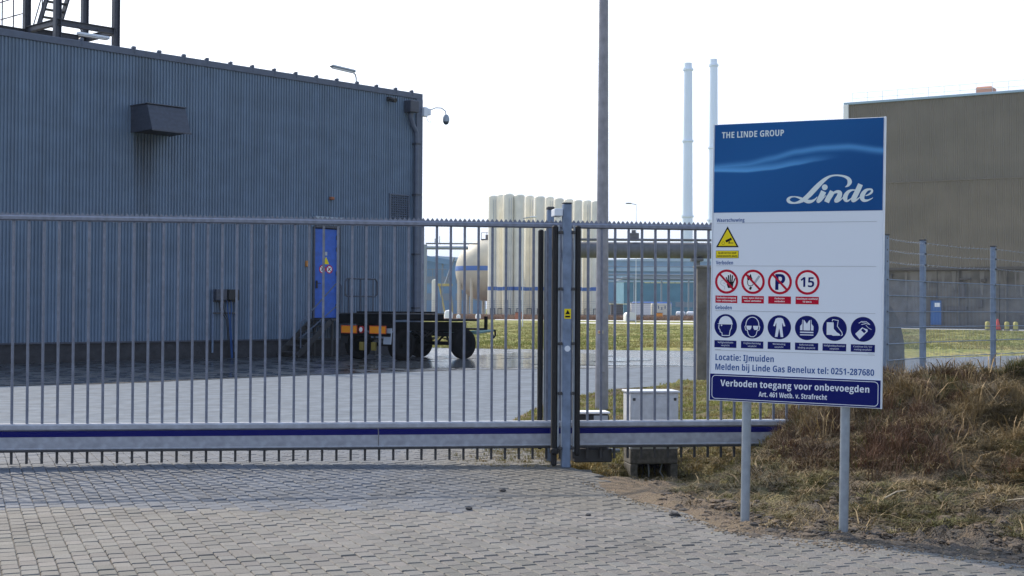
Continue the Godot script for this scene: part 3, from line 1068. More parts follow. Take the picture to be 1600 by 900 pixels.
# ------------------------------------------------------------------ the brown warehouse
func warehouse() -> void:
	var k := 0.918
	var r := thing("brown_warehouse", "huge grey-brown windowless warehouse with a concrete base", "building", Vector3(34.85, 0, -147) * k, deg_to_rad(-32.18))
	var W := 34.0
	var H := 21.35
	var st := nb()
	# upper sheets with fine vertical ribs
	var n := 170
	for i in n:
		var x0 := W * i / n
		var x1 := W * (i + 0.5) / n
		var x2 := W * (i + 1) / n
		quad(st, Vector3(x0, 13.65, 0.0), Vector3(x0, H, 0.0), Vector3(x1, H, 0.05), Vector3(x1, 13.65, 0.05))
		quad(st, Vector3(x1, 13.65, 0.05), Vector3(x1, H, 0.05), Vector3(x2, H, 0.0), Vector3(x2, 13.65, 0.0))
	obj("upper_wall", st, M.warehouse_clad, r)
	st = nb()
	for i in n:
		var x0 := W * i / n
		var x1 := W * (i + 0.5) / n
		var x2 := W * (i + 1) / n
		quad(st, Vector3(x0, 5.6, 0.1), Vector3(x0, 13.62, 0.1), Vector3(x1, 13.62, 0.15), Vector3(x1, 5.6, 0.15))
		quad(st, Vector3(x1, 5.6, 0.15), Vector3(x1, 13.62, 0.15), Vector3(x2, 13.62, 0.1), Vector3(x2, 5.6, 0.1))
	obj("middle_wall", st, M.warehouse_lower, r)
	st = nb()
	box(st, Vector3(W / 2, 13.64, 0.08), Vector3(W, 0.1, 0.2), 0.02)
	obj("wall_seam", st, M.warehouse_lower, r)
	st = nb()
	box(st, Vector3(W / 2, 10.4, -15.2), Vector3(W - 0.2, 20.8, 30), 0.0)
	obj("inner_shell", st, M.warehouse_clad, r)
	st = nb()
	box(st, Vector3(W / 2, 5.5, 0.0), Vector3(W, 0.25, 0.5), 0.03)
	obj("ledge", st, M.grime, r)
	st = nb()
	box(st, Vector3(0.02, H / 2, 0.05), Vector3(0.5, H, 0.35), 0.03)
	obj("corner_trim", st, M.white, r)
	st = nb()
	box(st, Vector3(W / 2, H + 0.08, 0.0), Vector3(W + 0.4, 0.22, 0.4), 0.02)
	obj("roof_edge", st, M.shed_pale, r)
	# concrete base in slabs
	for i in 12:
		st = nb()
		var x := 0.3 + i * 2.8
		box(st, Vector3(x + 1.385, 2.6 , -0.18 + rng.randf_range(-0.015, 0.015)), Vector3(2.75, 5.55, 0.2), 0.02)
		obj("concrete_panel", st, M.warehouse_concrete, r)
	st = nb()
	box(st, Vector3(W / 2, 0.1, 0.1), Vector3(W, 0.45, 0.5), 0.03)
	obj("kerb", st, M.grime, r)
	# door, boxes and pipes on the base
	var d := Node3D.new()
	put(d, "door", r)
	d.position = Vector3(8.6, 0.35, -0.06)
	st = nb()
	box(st, Vector3(0, 1.1, 0.05), Vector3(1.0, 2.25, 0.08), 0.01)
	obj("door_leaf", st, mat("door_mid_blue", 0.02, 0.10, 0.30, 0.5), d)
	st = nb()
	for s in [-1, 1]: box(st, Vector3(s * 0.57, 1.14, 0.06), Vector3(0.12, 2.4, 0.14))
	box(st, Vector3(0, 2.3, 0.06), Vector3(1.02, 0.1, 0.14))
	obj("door_frame", st, M.grime, d)
	st = nb()
	box(st, Vector3(0.12, 1.82, 0.1), Vector3(0.5, 0.38, 0.02))
	obj("door_notice", st, M.white, d)
	for b in [[11.0, 3.5, 0.5, 1.6, 0.3], [11.25, 4.55, 1.0, 0.15, 0.5], [12.9, 4.4, 0.45, 0.3, 0.4], [10.5, 1.85, 1.8, 0.35, 0.4], [12.6, 2.3, 0.4, 0.7, 0.3], [4.4, 4.8, 0.2, 0.5, 0.3], [8.5, 2.95, 0.3, 0.25, 0.3], [16.3, 1.1, 0.5, 0.4, 0.3]]:
		st = nb()
		box(st, Vector3(b[0], b[1], 0.0), Vector3(b[2], b[3], b[4]), 0.03)
		obj("wall_box", st, M.grime, r)
	for x in [3.2, 10.65, 14.9]:
		st = nb()
		tube(st, Vector3(x, 0.3, 0.08), Vector3(x, 5.3, 0.08), 0.09, 0.09, 8)
		obj("wall_pipe", st, M.warehouse_concrete if x > 4 else M.rust, r)
	# streaks down the concrete
	st = nb()
	for i in 26:
		var x := rng.randf_range(0.5, 21)
		var w := rng.randf_range(0.08, 0.5)
		var l := rng.randf_range(0.8, 3.6)
		prism(st, PackedVector2Array([Vector2(x, 5.3), Vector2(x + w, 5.3), Vector2(x + w * 0.7, 5.3 - l), Vector2(x + w * 0.3, 5.3 - l * rng.randf_range(0.7, 1.0))]), -0.062 + 0.0006 * i, -0.060 + 0.0006 * i)
	var sm := mat("streak", 0.17, 0.155, 0.14, 0.9)
	tag(obj("water_streaks", st, sm, r), "", "", "", "stuff")
	# railing along the roof
	var rail := Node3D.new()
	put(rail, "roof_railing", r)
	for i in 22:
		st = nb()
		tube(st, Vector3(0.5 + i * 1.45, H, -0.4), Vector3(0.5 + i * 1.45, H + 1.15, -0.4), 0.022, 0.022, 6)
		obj("post", st, M.sign_white, rail)
	for y in [0.6, 1.13]:
		st = nb()
		tube(st, Vector3(0.5, H + y, -0.4), Vector3(32, H + y, -0.4), 0.018, 0.018, 6)
		obj("rail", st, M.sign_white, rail)
	st = nb()
	box(st, Vector3(12.8, H + 0.45, -1.2), Vector3(1.5, 0.6, 1.6), 0.06)
	box(st, Vector3(12.8, H + 0.14, -1.2), Vector3(1.3, 0.25, 1.4))
	box(st, Vector3(12.75, H + 0.8, -1.2), Vector3(1.3, 0.08, 1.2), 0.03)
	var u := obj("roof_fan", st, M.salmon, r)
	# bollards and a cone on the path
	var bx := [[40.6, -120.2, "leftmost of the three yellow bollards by the warehouse"], [41.9, -119.2, "yellow bollard by the warehouse, between the red cone and the rightmost bollard"], [42.5, -118.8, "rightmost of the three yellow bollards by the warehouse"]]
	for b in bx:
		var o := thing("bollard", b[2], "bollard", Vector3(b[0], 0, b[1]), 0, "yellow bollards by the warehouse")
		st = nb()
		lathe(st, [Vector2(0.2, 0), Vector2(0.2, 0.65), Vector2(0.14, 0.72), Vector2(0, 0.74)], 12)
		obj("post", st, mat("bollard_yellow", 0.42, 0.38, 0.10, 0.5), o)
		st = nb()
		lathe(st, [Vector2(0.24, 0), Vector2(0.24, 0.08), Vector2(0.19, 0.1)], 12)
		obj("foot", st, M.concrete, o)
	var cone := thing("traffic_cone", "red cone standing among the yellow bollards", "cone", Vector3(41.3, 0, -119.7))
	st = nb()
	lathe(st, [Vector2(0.26, 0.05), Vector2(0.07, 0.95), Vector2(0, 0.96)], 12)
	obj("body", st, mat("cone_red", 0.55, 0.06, 0.04, 0.5), cone)
	st = nb()
	box(st, Vector3(0, 0.03, 0), Vector3(0.6, 0.06, 0.6), 0.01)
	obj("foot", st, M.black, cone)

# ------------------------------------------------------------------ things beyond the lawn
func far_site() -> void:
	var st: SurfaceTool
	# slender white gas cylinders
	var tk := [[-3.18, -230, 0.78, 20.1], [-2.01, -234, 0.74, 20.54], [-0.67, -230, 0.89, 20.43], [1.11, -230, 0.89, 20.29], [2.81, -234, 0.77, 20.46], [4.43, -230, 0.89, 20.05], [6.14, -234, 0.74, 20.27], [7.58, -230, 0.82, 19.75], [9.33, -234, 0.80, 19.91], [10.69, -230, 0.73, 19.45], [12.37, -234, 0.74, 19.72], [13.57, -230, 0.73, 19.31]]
	var ord := ["first", "second", "third", "fourth", "fifth", "sixth", "seventh", "eighth", "ninth", "tenth", "eleventh", "twelfth"]
	for i in tk.size():
		var t: Array = tk[i]
		var r := thing("gas_cylinder", "tall white gas cylinder with blue band, %s from the sphere" % ord[i], "gas tank", Vector3(t[0], 0, t[1]), 0, "tall white gas cylinders")
		var R: float = t[2]
		st = nb()
		lathe(st, [Vector2(R, 0), Vector2(R, t[3] - R * 0.45), Vector2(R * 0.94, t[3] - R * 0.25), Vector2(R * 0.75, t[3] - R * 0.1), Vector2(R * 0.4, t[3] - 0.02), Vector2(0, t[3])], 28)
		obj("shell", st, M.tank_white, r)
		st = nb()
		lathe(st, [Vector2(R, 4.55), Vector2(R + 0.02, 4.55), Vector2(R + 0.02, 5.15), Vector2(R, 5.15)], 28)
		obj("band", st, M.band_blue, r)
		st = nb()
		lathe(st, [Vector2(R + 0.1, 0), Vector2(R + 0.1, 0.5), Vector2(R, 0.55)], 20)
		obj("foot", st, M.concrete, r)
		st = nb()
		pipe(st, [Vector3(-0.3, 0.3, R + 0.5), Vector3(-0.3, 1.6, R + 0.5), Vector3(0.4, 1.6, R + 0.5), Vector3(0.4, 0.3, R + 0.5)], 0.07, 6)
		tube(st, Vector3(0, 1.6, R + 0.5), Vector3(0, 1.6, R - 0.1), 0.06, 0.06, 6)
		obj("pipework", st, M.dark_metal, r)
		if i % 2 == 0:
			st = nb()
			for q in [-0.18, 0.18]: tube(st, Vector3(q + 0.3, 0.6, R + 0.12), Vector3(q + 0.3, t[3] - 0.8, R + 0.12), 0.03, 0.03, 5)
			obj("ladder", st, M.galvanised, r)
	# sphere
	var s := thing("gas_sphere", "big cream spherical gas tank with a blue band on legs", "gas tank", Vector3(-4.45, 0, -241))
	st = nb()
	ball(st, Vector3(0, 8.1, 0), 5.27, 28, 48)
	obj("shell", st, mat("sphere_cream", 0.58, 0.54, 0.44, 0.55, 0.0, 0.06, 0.85), s)
	st = nb()
	var bp := []
	for i in 7:
		var a := lerpf(0.0, 0.15, i / 6.0)
		bp.append(Vector2(5.29 * cos(a), 7.95 + 5.29 * sin(a)))
	lathe(st, bp, 48)
	obj("band", st, M.band_blue, s)
	for i in 10:
		var a := TAU * i / 10 + 0.2
		st = nb()
		tube(st, Vector3(4.8 * cos(a), 0, 4.8 * sin(a)), Vector3(4.8 * cos(a), 6.8, 4.8 * sin(a)), 0.26, 0.26, 12)
		var lg := obj("leg", st, mat("sphere_cream", 0.58, 0.54, 0.44, 0.55, 0.0, 0.06, 0.85), s)
		st = nb()
		box(st, Vector3(4.8 * cos(a), 0.15, 4.8 * sin(a)), Vector3(0.9, 0.3, 0.9), 0.03)
		obj("leg_foot", st, M.concrete, lg)
	st = nb()
	box(st, Vector3(0.4, 13.4, 0), Vector3(2.6, 0.1, 2.2), 0.02)
	for x in [-0.8, 0.1, 0.9, 1.6]: tube(st, Vector3(x, 13.3, 1.0), Vector3(x, 14.5, 1.0), 0.05, 0.05, 6)
	tube(st, Vector3(-0.8, 14.5, 1.0), Vector3(1.6, 14.5, 1.0), 0.05, 0.05, 6)
	tube(st, Vector3(0.2, 13.2, 0), Vector3(0.2, 14.2, 0), 0.35, 0.35, 12)
	obj("top_platform", st, M.pipe_grey, s)
	# stair and yellow platform beside the sphere
	s = thing("yellow_access_stair", "pale yellow steel stair and platform beside the sphere", "stair", Vector3(-10.6, 0, -219))
	st = nb()
	box(st, Vector3(0.2, 5.2, 0), Vector3(2.2, 0.4, 1.4), 0.03)
	obj("platform", st, M.yellow_paint, s)
	for x in [-0.7, 1.0]:
		st = nb()
		tube(st, Vector3(x * 0.6 + 0.8, 0, 0), Vector3(x, 5.1, 0), 0.14, 0.14, 8)
		obj("leg", st, M.yellow_paint, s)
	for k in [0, 1]:
		st = nb()
		tube(st, Vector3(0.2, 5.4, -0.5 + k), Vector3(1.6, 9.5, -0.5 + k), 0.12, 0.12, 8)
		obj("stringer", st, M.galvanised, s)
	for k in 10:
		st = nb()
		box(st, Vector3(0.3 + k * 0.14, 5.6 + k * 0.4, 0), Vector3(0.3, 0.06, 1.0))
		obj("tread", st, M.galvanised, s)
	# pipe portal
	s = thing("pipe_portal", "grey pipe portal between the hall and the sphere", "pipe rack", Vector3(-13.3, 0, -215))
	st = nb()
	tube(st, Vector3(0, 0, 0), Vector3(0, 11.3, 0), 0.3, 0.3, 14)
	obj("upright", st, M.galvanised, s)
	st = nb()
	tube(st, Vector3(0, 10.8, 0), Vector3(6.6, 10.8, 0), 0.26, 0.26, 12)
	obj("cross_pipe", st, M.galvanised, s)
	st = nb()
	tube(st, Vector3(0.1, 11.45, 0), Vector3(8.0, 11.45, 0), 0.11, 0.11, 8)
	tube(st, Vector3(1.5, 11.4, 0), Vector3(1.5, 12.2, 0), 0.07, 0.07, 6)
	tube(st, Vector3(2.2, 11.4, 0), Vector3(2.2, 12.6, 0), 0.05, 0.05, 6)
	obj("thin_pipe", st, M.pipe_grey, s)
	st = nb()
	for x in [1.2, 2.6]: tube(st, Vector3(x, 0, 0.6), Vector3(x, 7.6, 0.6), 0.07, 0.07, 6)
	tube(st, Vector3(0.4, 7.5, 0.6), Vector3(3.4, 7.5, 0.6), 0.07, 0.07, 6)
	obj("instrument_rack", st, M.shed_grey, s)
	# small upright tank
	s = thing("small_upright_tank", "small pale upright tank with rounded top left of the sphere", "tank", Vector3(-11.75, 0, -214))
	st = nb()
	lathe(st, [Vector2(0.46, 0.2), Vector2(0.46, 5.6), Vector2(0.35, 5.9), Vector2(0, 6.02)], 20)
	obj("shell", st, M.tank_white, s)
	for k in 3:
		st = nb()
		tube(st, Vector3(0.3 * cos(k * 2.1), 0, 0.3 * sin(k * 2.1)), Vector3(0.3 * cos(k * 2.1), 0.4, 0.3 * sin(k * 2.1)), 0.06, 0.06, 6)
		obj("leg", st, M.galvanised, s)
	# white valve covers in the soil
	for w in [[-9.15, -203, 1.35, 0.62, "largest of the three white covers on the soil, left"], [-7.7, -203, 0.7, 0.3, "smallest of the three white covers on the soil"], [-4.85, -203, 0.85, 0.4, "white cover on the soil nearest the gas cylinders"]]:
		s = thing("white_cover", w[4], "cover", Vector3(w[0], 0, w[1]), 0, "white covers on the soil")
		st = nb()
		lathe(st, [Vector2(w[3], 0), Vector2(w[3], w[2] * 0.6), Vector2(w[3] * 0.75, w[2] * 0.9), Vector2(0, w[2])], 16)
		obj("cap", st, M.white, s)
		st = nb()
		lathe(st, [Vector2(w[3] + 0.08, 0), Vector2(w[3] + 0.08, 0.12), Vector2(w[3], 0.14)], 16)
		obj("rim", st, M.rust, s)
	s = thing("white_hut", "small white round-topped hut on the lawn path", "hut", Vector3(15.4, 0, -185), 0.2)
	st = nb()
	var pr := [Vector2(-0.62, 0), Vector2(-0.62, 0.7)]
	pr.append_array(arc(Vector2(-0.12, 0.7), 0.5, 0.5, 180, 90, 6))
	pr.append_array(arc(Vector2(0.4, 0.9), 0.25, 0.3, 90, 0, 4))
	pr.append(Vector2(0.65, 0))
	prism(st, PackedVector2Array(pr), -0.6, 0.6)
	obj("shell", st, M.white, s)
	st = nb()
	box(st, Vector3(0.5, 0.05, 0.3), Vector3(1.6, 0.1, 1.6), 0.02)
	obj("foot", st, M.grime, s)
	for b in [[0.95, -200, 0.95, "rust brown box on the soil in front of the gas cylinders"], [22.2, -212, 0.95, "orange box on the soil in front of the white container"]]:
		s = thing("junction_box", b[3], "box", Vector3(b[0], 0, b[1]))
		st = nb()
		box(st, Vector3(0, 0.55, 0), Vector3(b[2], 1.0, 0.8), 0.05)
		obj("body", st, M.rust if b[0] < 5 else M.orange_marker, s)
		st = nb()
		box(st, Vector3(0, 1.08, 0), Vector3(b[2] + 0.1, 0.08, 0.9), 0.02)
		obj("lid", st, M.grime, s)
	# security fence in front of the tanks
	s = thing("far_wire_fence", "grey wire fence on posts in front of the gas tanks", "fence", Vector3(-15, 0, -213))
	for k in 28:
		st = nb()
		box(st, Vector3(k * 2.05, 1.45, 0), Vector3(0.1, 2.9, 0.1), 0.01)
		obj("post", st, M.shed_grey, s)
	for k in 9:
		st = nb()
		tube(st, Vector3(0, 0.5 + k * 0.28, 0), Vector3(55, 0.5 + k * 0.28, 0), 0.013, 0.013, 5)
		obj("wire", st, M.shed_grey, s)
	# pipeline on trestles
	s = thing("overhead_pipeline", "thick dark grey overhead pipeline with flanges behind the pole", "pipeline", Vector3(0, 0, -120))
	st = nb()
	tube(st, Vector3(3.0, 6.63, 0), Vector3(24, 6.63, 0), 0.68, 0.68, 32)
	obj("main_pipe", st, M.pipe_grey, s)
	for x in [5.3, 8.71, 12.1, 15.7, 19.2, 22.6]:
		st = nb()
		tube(st, Vector3(x - 0.07, 6.63, 0), Vector3(x + 0.07, 6.63, 0), 0.78, 0.78, 32)
		obj("flange", st, M.pipe_grey, s)
	st = nb()
	tube(st, Vector3(3.0, 7.5, 0.4), Vector3(24, 7.5, 0.4), 0.11, 0.11, 10)
	obj("thin_pipe", st, M.pipe_grey, s)
	st = nb()
	box(st, Vector3(10.34, 7.85, 0), Vector3(0.9, 0.5, 0.5), 0.04)
	box(st, Vector3(10.34, 8.2, 0), Vector3(0.35, 0.3, 0.3), 0.03)
	obj("valve_box", st, M.pipe_grey, s)
	for x in [5.0, 15.75, 22.6]:
		st = nb()
		box(st, Vector3(x, 2.95, 0), Vector3(0.5, 5.9, 0.5), 0.03)
		box(st, Vector3(x, 5.85, 0), Vector3(1.0, 0.25, 1.2), 0.03)
		obj("trestle", st, M.pipe_grey, s)
	# chimneys
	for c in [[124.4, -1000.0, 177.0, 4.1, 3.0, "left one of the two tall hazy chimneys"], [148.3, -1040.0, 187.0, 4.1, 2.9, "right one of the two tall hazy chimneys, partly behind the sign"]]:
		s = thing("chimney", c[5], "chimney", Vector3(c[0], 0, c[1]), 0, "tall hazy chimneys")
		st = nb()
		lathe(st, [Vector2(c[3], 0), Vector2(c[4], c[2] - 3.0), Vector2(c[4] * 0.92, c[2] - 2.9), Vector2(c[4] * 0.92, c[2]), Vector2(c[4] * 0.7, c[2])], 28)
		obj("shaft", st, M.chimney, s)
		for y in [67.5, 121.0, c[2] - 5.0]:
			var rr := lerpf(c[3], c[4], y / c[2])
			st = nb()
			lathe(st, [Vector2(rr, y - 0.6), Vector2(rr + 0.8, y - 0.2), Vector2(rr + 0.8, y + 1.0), Vector2(rr + 0.7, y + 1.0), Vector2(rr + 0.7, y)], 28)
			obj("gallery", st, M.chimney, s)
		st = nb()
		box(st, Vector3(-0.5, c[2] / 2, c[3] * 0.86), Vector3(0.7, c[2] - 6, 0.5))
		var la := obj("ladder", st, M.chimney, s)
		la.rotation.x = -(c[3] - c[4]) / c[2]
	# sheds far behind
	shed("blue_shed", "long hazy blue shed left of the sphere", Vector3(-34, 0, -400), 26.0, 15.0, 30.0, M.shed_haze_blue, M.shed_pale, 2, 6)
	s = thing("conveyor_bridge", "sloping blue conveyor bridge above the hazy blue shed", "conveyor", Vector3(-30, 0, -395))
	st = nb()
	var cb := Basis(Vector3.BACK, -0.17)
	box(st, Vector3(5.5, 15.6, 0), Vector3(15, 1.5, 2), 0.05, cb)
	obj("gallery", st, M.shed_haze_blue, s)
	for x in [2.0, 10.5]:
		st = nb()
		tube(st, Vector3(x, 0, 0), Vector3(x, 15.0, 0), 0.25, 0.25, 8)
		obj("leg", st, M.shed_grey, s)
	shed("teal_factory", "teal factory hall with pale windows under the eaves", Vector3(26.2, 0, -330), 20.0, 8.6, 25.0, M.shed_teal, M.shed_grey, 1, 2)
	var tf := get_node("teal_factory")
	for i in 6:
		st = nb()
		box(st, Vector3(5.5 + i * 1.45, 7.9, 0.05), Vector3(1.3, 0.3, 0.1), 0.01)
		obj("lit_window", st, M.pale_yellow, tf)
	shed("grey_shed", "low hazy blue shed with pale sloping roof behind the pole", Vector3(25.0, 0, -372), 9.5, 9.6, 20.0, M.shed_haze_blue, M.shed_pale, 1, 3)
	shed("hazy_blue_hall", "very long hazy blue hall on the horizon behind the teal factory", Vector3(42, 0, -640), 78.0, 23.5, 40.0, M.shed_haze_blue, M.shed_pale, 2, 14)
	shed("middle_blue_hall", "hazy mid blue hall between the teal factory and the horizon hall", Vector3(24, 0, -430), 44.0, 13.2, 30.0, M.shed_haze_blue, M.shed_pale, 1, 8)
	# white container, blue tank and pale tanks at its side
	s = thing("white_container", "dirty white container on the soil right of the pole", "container", Vector3(19.7, 0.6, -235), 0.05)
	st = nb()
	box(st, Vector3(1.7, 1.0, 0), Vector3(3.3, 2.0, 2.4), 0.03)
	obj("body", st, M.white, s)
	st = nb()
	box(st, Vector3(1.7, 2.04, 0), Vector3(3.4, 0.1, 2.5), 0.02)
	obj("lid", st, M.shed_grey, s)
	for x in [0.2, 3.2]:
		st = nb()
		box(st, Vector3(x, -0.3, 0), Vector3(0.4, 0.6, 2.2))
		obj("foot", st, M.grime, s)
	s = thing("white_trailer_box", "white box body with dark marks right of the container", "container", Vector3(23.4, 0.6, -236), 0.0)
	st = nb()
	box(st, Vector3(1.6, 1.0, 0), Vector3(3.2, 2.0, 2.4), 0.05)
	obj("body", st, M.tank_white, s)
	for k in 5:
		st = nb()
		box(st, Vector3(0.5 + k * 0.55, 1.15 + 0.2 * (k % 2), 1.21), Vector3(0.2, 0.5, 0.03))
		obj("panel_opening", st, M.shed_grey, s)
	st = nb()
	box(st, Vector3(1.6, -0.3, 0), Vector3(2.6, 0.6, 2.2))
	obj("foot", st, M.grime, s)
	s = thing("blue_tarp_tank", "long low blue tank above the white container", "tank", Vector3(20.2, 2.3, -239))
	st = nb()
	lathe(st, [Vector2(0, 0), Vector2(0.4, 0.1), Vector2(0.6, 0.4), Vector2(0.6, 6.6), Vector2(0.4, 6.9), Vector2(0, 7.0)], 16, Vector3.ZERO, Basis(Vector3.BACK, -PI / 2))
	obj("shell", st, M.band_blue, s)
	for x in [1.0, 5.5]:
		st = nb()
		box(st, Vector3(x, -1.4, 0), Vector3(0.4, 1.9, 1.0))
		obj("saddle", st, M.shed_grey, s)
	s = thing("brown_shack", "small dark brown shack left of the white container", "hut", Vector3(16.9, 0, -236))
	st = nb()
	box(st, Vector3(0.7, 1.2, 0), Vector3(2.0, 2.4, 1.6), 0.03)
	obj("wall", st, M.grime, s)
	st = nb()
	box(st, Vector3(1.2, 2.46, 0), Vector3(3.4, 0.12, 2.0), 0.02)
	obj("roof", st, M.pale_yellow, s)
	for k in 2:
		s = thing("lying_white_tank", ["left of the two white tanks lying by the pipe skid", "right of the two white tanks lying by the pipe skid"][k], "tank", Vector3(26.3 + k * 1.7, 0.9, -226), 0, "white tanks by the pipe skid")
		st = nb()
		lathe(st, [Vector2(0, 0), Vector2(0.32, 0.08), Vector2(0.42, 0.3), Vector2(0.42, 1.3), Vector2(0.3, 1.5), Vector2(0, 1.56)], 14, Vector3.ZERO, Basis(Vector3.BACK, -PI / 2))
		obj("shell", st, M.white, s)
		for x in [0.4, 1.2]:
			st = nb()
			box(st, Vector3(x, -0.6, 0), Vector3(0.2, 0.7, 0.7))
			obj("saddle", st, M.shed_grey, s)
	s = thing("pipe_skid", "grey pipe skid with pale decks left of the brown wall", "pipe rack", Vector3(31.0, 0, -228))
	for x in [0.0, 1.3, 2.6, 3.6]:
		st = nb()
		tube(st, Vector3(x, 0, 0), Vector3(x, 4.6, 0), 0.12, 0.12, 8)
		obj("upright", st, M.galvanised, s)
	for y in [1.5, 2.9, 4.4]:
		st = nb()
		box(st, Vector3(1.8, y, 0), Vector3(4.4, 0.22, 1.6), 0.02)
		obj("deck", st, M.shed_pale if y < 4 else M.white, s)
	for k in 4:
		st = nb()
		pipe(st, [Vector3(0.4 + k * 0.9, 0.2, 0.9), Vector3(0.4 + k * 0.9, 2.0 + 0.4 * k, 0.9), Vector3(1.0 + k * 0.8, 2.0 + 0.4 * k, 0.9)], 0.1, 8)
		obj("riser", st, M.shed_grey, s)
	s = thing("low_pipe_bridge", "thin grey pipe bridge crossing in front of the far sheds", "pipe rack", Vector3(14, 0, -290))
	for k in 6:
		st = nb()
		box(st, Vector3(k * 5.6, 3.9, 0), Vector3(0.3, 7.8, 0.5), 0.02)
		obj("trestle", st, M.shed_grey, s)
	for y in [7.3, 7.9, 8.7, 10.4]:
		st = nb()
		tube(st, Vector3(-1, y, 0), Vector3(31, y, 0), 0.16 if y < 10 else 0.08, -1.0, 8)
		obj("pipe", st, M.shed_pale if y < 7.5 else M.shed_grey, s)
	# street lamps
	for l in [[13.2, -150.0, 12.75, -0.55, "thin far street lamp right of the thick pole"], [0.95, -125.0, 9.6, 0.6, "thin far street lamp in front of the gas cylinders"]]:
		s = thing("street_lamp", l[4], "street lamp", Vector3(l[0], 0, l[1]), 0, "thin far street lamps")
		st = nb()
		tube(st, Vector3(0, 0, 0), Vector3(0, l[2], 0), 0.05, 0.025, 10)
		obj("pole", st, M.sign_white, s)
		st = nb()
		tube(st, Vector3(0, l[2], 0), Vector3(l[3], l[2] + 0.12, 0), 0.04, 0.04, 8)
		obj("arm", st, M.galvanised, s)
		st = nb()
		box(st, Vector3(l[3] * 1.5, l[2] + 0.13, 0), Vector3(0.6, 0.12, 0.26), 0.04)
		obj("lamp_head", st, M.dark_metal if l[0] > 5 else M.sign_white, s)

func shed(called: String, label: String, at: Vector3, w: float, h: float, d: float, wall: Material, roof: Material, rows: int, cols: int) -> void:
	var s := thing(called, label, "building", at)
	var st := nb()
	box(st, Vector3(w / 2, h / 2, -d / 2), Vector3(w, h, d))
	obj("wall", st, wall, s)
	st = nb()
	prism(st, PackedVector2Array([Vector2(-0.3, h), Vector2(w + 0.3, h), Vector2(w + 0.3, h + 0.5), Vector2(w / 2, h + 0.5 + d * 0.03), Vector2(-0.3, h + 0.5)]), -d - 0.3, 0.4)
	obj("roof", st, roof, s)
	for r in rows:
		for c in cols:
			st = nb()
			box(st, Vector3(w * (c + 0.7) / (cols + 0.4), h * (0.32 + 0.32 * r), 0.0), Vector3(w / (cols + 1) * 0.6, h * 0.13, 0.12))
			obj("window", st, M.shed_grey, s)
	st = nb()
	box(st, Vector3(w * 0.12, h * 0.19, 0.0), Vector3(h * 0.22, h * 0.36, 0.15))
	obj("door", st, M.shed_grey, s)

# ------------------------------------------------------------------ the sliding gate
func gate() -> void:
	var r := thing("sliding_gate", "long grey sliding gate with upright bars, spiked top and blue striped beam", "gate", Vector3(0, 0, -14.44), deg_to_rad(8.42))
	var A := -9.2
	var B := 3.3
	var L := B - A
	var mid := (A + B) / 2
	var st := nb()
	box(st, Vector3(mid, 2.455, 0), Vector3(L, 0.052, 0.06), 0.012)
	obj("top_rail", st, M.gate_bar, r)
	st = nb()
	var n := int(L / 0.0472)
	for i in n:
		var x := A + i * 0.0472
		prism(st, PackedVector2Array([Vector2(x, 2.478), Vector2(x + 0.0472, 2.478), Vector2(x + 0.0472, 2.486), Vector2(x + 0.0236, 2.517), Vector2(x, 2.486)]), -0.0015, 0.0015)
	tag(obj("spiked_strip", st, M.gate_bar, r), "", "", "", "stuff")
	# beam: hollow box, rounded top edge, grooves, stripe and lower lip
	st = nb()
	box(st, Vector3(mid, 0.415, 0), Vector3(L, 0.066, 0.13), 0.014)
	obj("beam_top", st, M.gate_beam, r)
	for p in [[A, -1.36], [-1.354, B]]:
		st = nb()
		box(st, Vector3((p[0] + p[1]) / 2, 0.285, 0), Vector3(p[1] - p[0], 0.185, 0.116), 0.004)
		obj("beam_plate", st, M.gate_beam, r)
		st = nb()
		box(st, Vector3((p[0] + p[1]) / 2, 0.35, 0.0585), Vector3(p[1] - p[0] - 0.004, 0.057, 0.003))
		obj("blue_stripe", st, M.gate_stripe, r)
	st = nb()
	box(st, Vector3(mid, 0.205, 0.0), Vector3(L, 0.016, 0.128), 0.004)
	obj("beam_ledge", st, M.gate_beam, r)
	st = nb()
	box(st, Vector3(mid, 0.184, 0), Vector3(L, 0.022, 0.12), 0.004)
	obj("beam_underside", st, M.dark_metal, r)
	# upright bars, above and below the beam
	st = nb()
	box(st, Vector3(0, 1.438, 0), Vector3(0.025, 1.984, 0.025), 0.005)
	var up := st.commit()
	st = nb()
	box(st, Vector3(0, 0.115, 0), Vector3(0.024, 0.116, 0.024), 0.003)
	var dn := st.commit()
	var k := -30
	while -4.914 + k * 0.1427 < B - 0.05:
		var x := -4.914 + k * 0.1427
		if x > A + 0.05:
			obj("bar", up, M.gate_bar, r, Vector3(x, 0, 0))
			obj("lower_bar", dn, M.dark_metal, r, Vector3(x, 0, 0))
		k += 1
	for x in [A + 0.03, B - 0.03, 0.60]:
		st = nb()
		box(st, Vector3(x, 1.43, 0), Vector3(0.06, 1.96, 0.05), 0.006)
		obj("end_post", st, M.gate_bar, r)

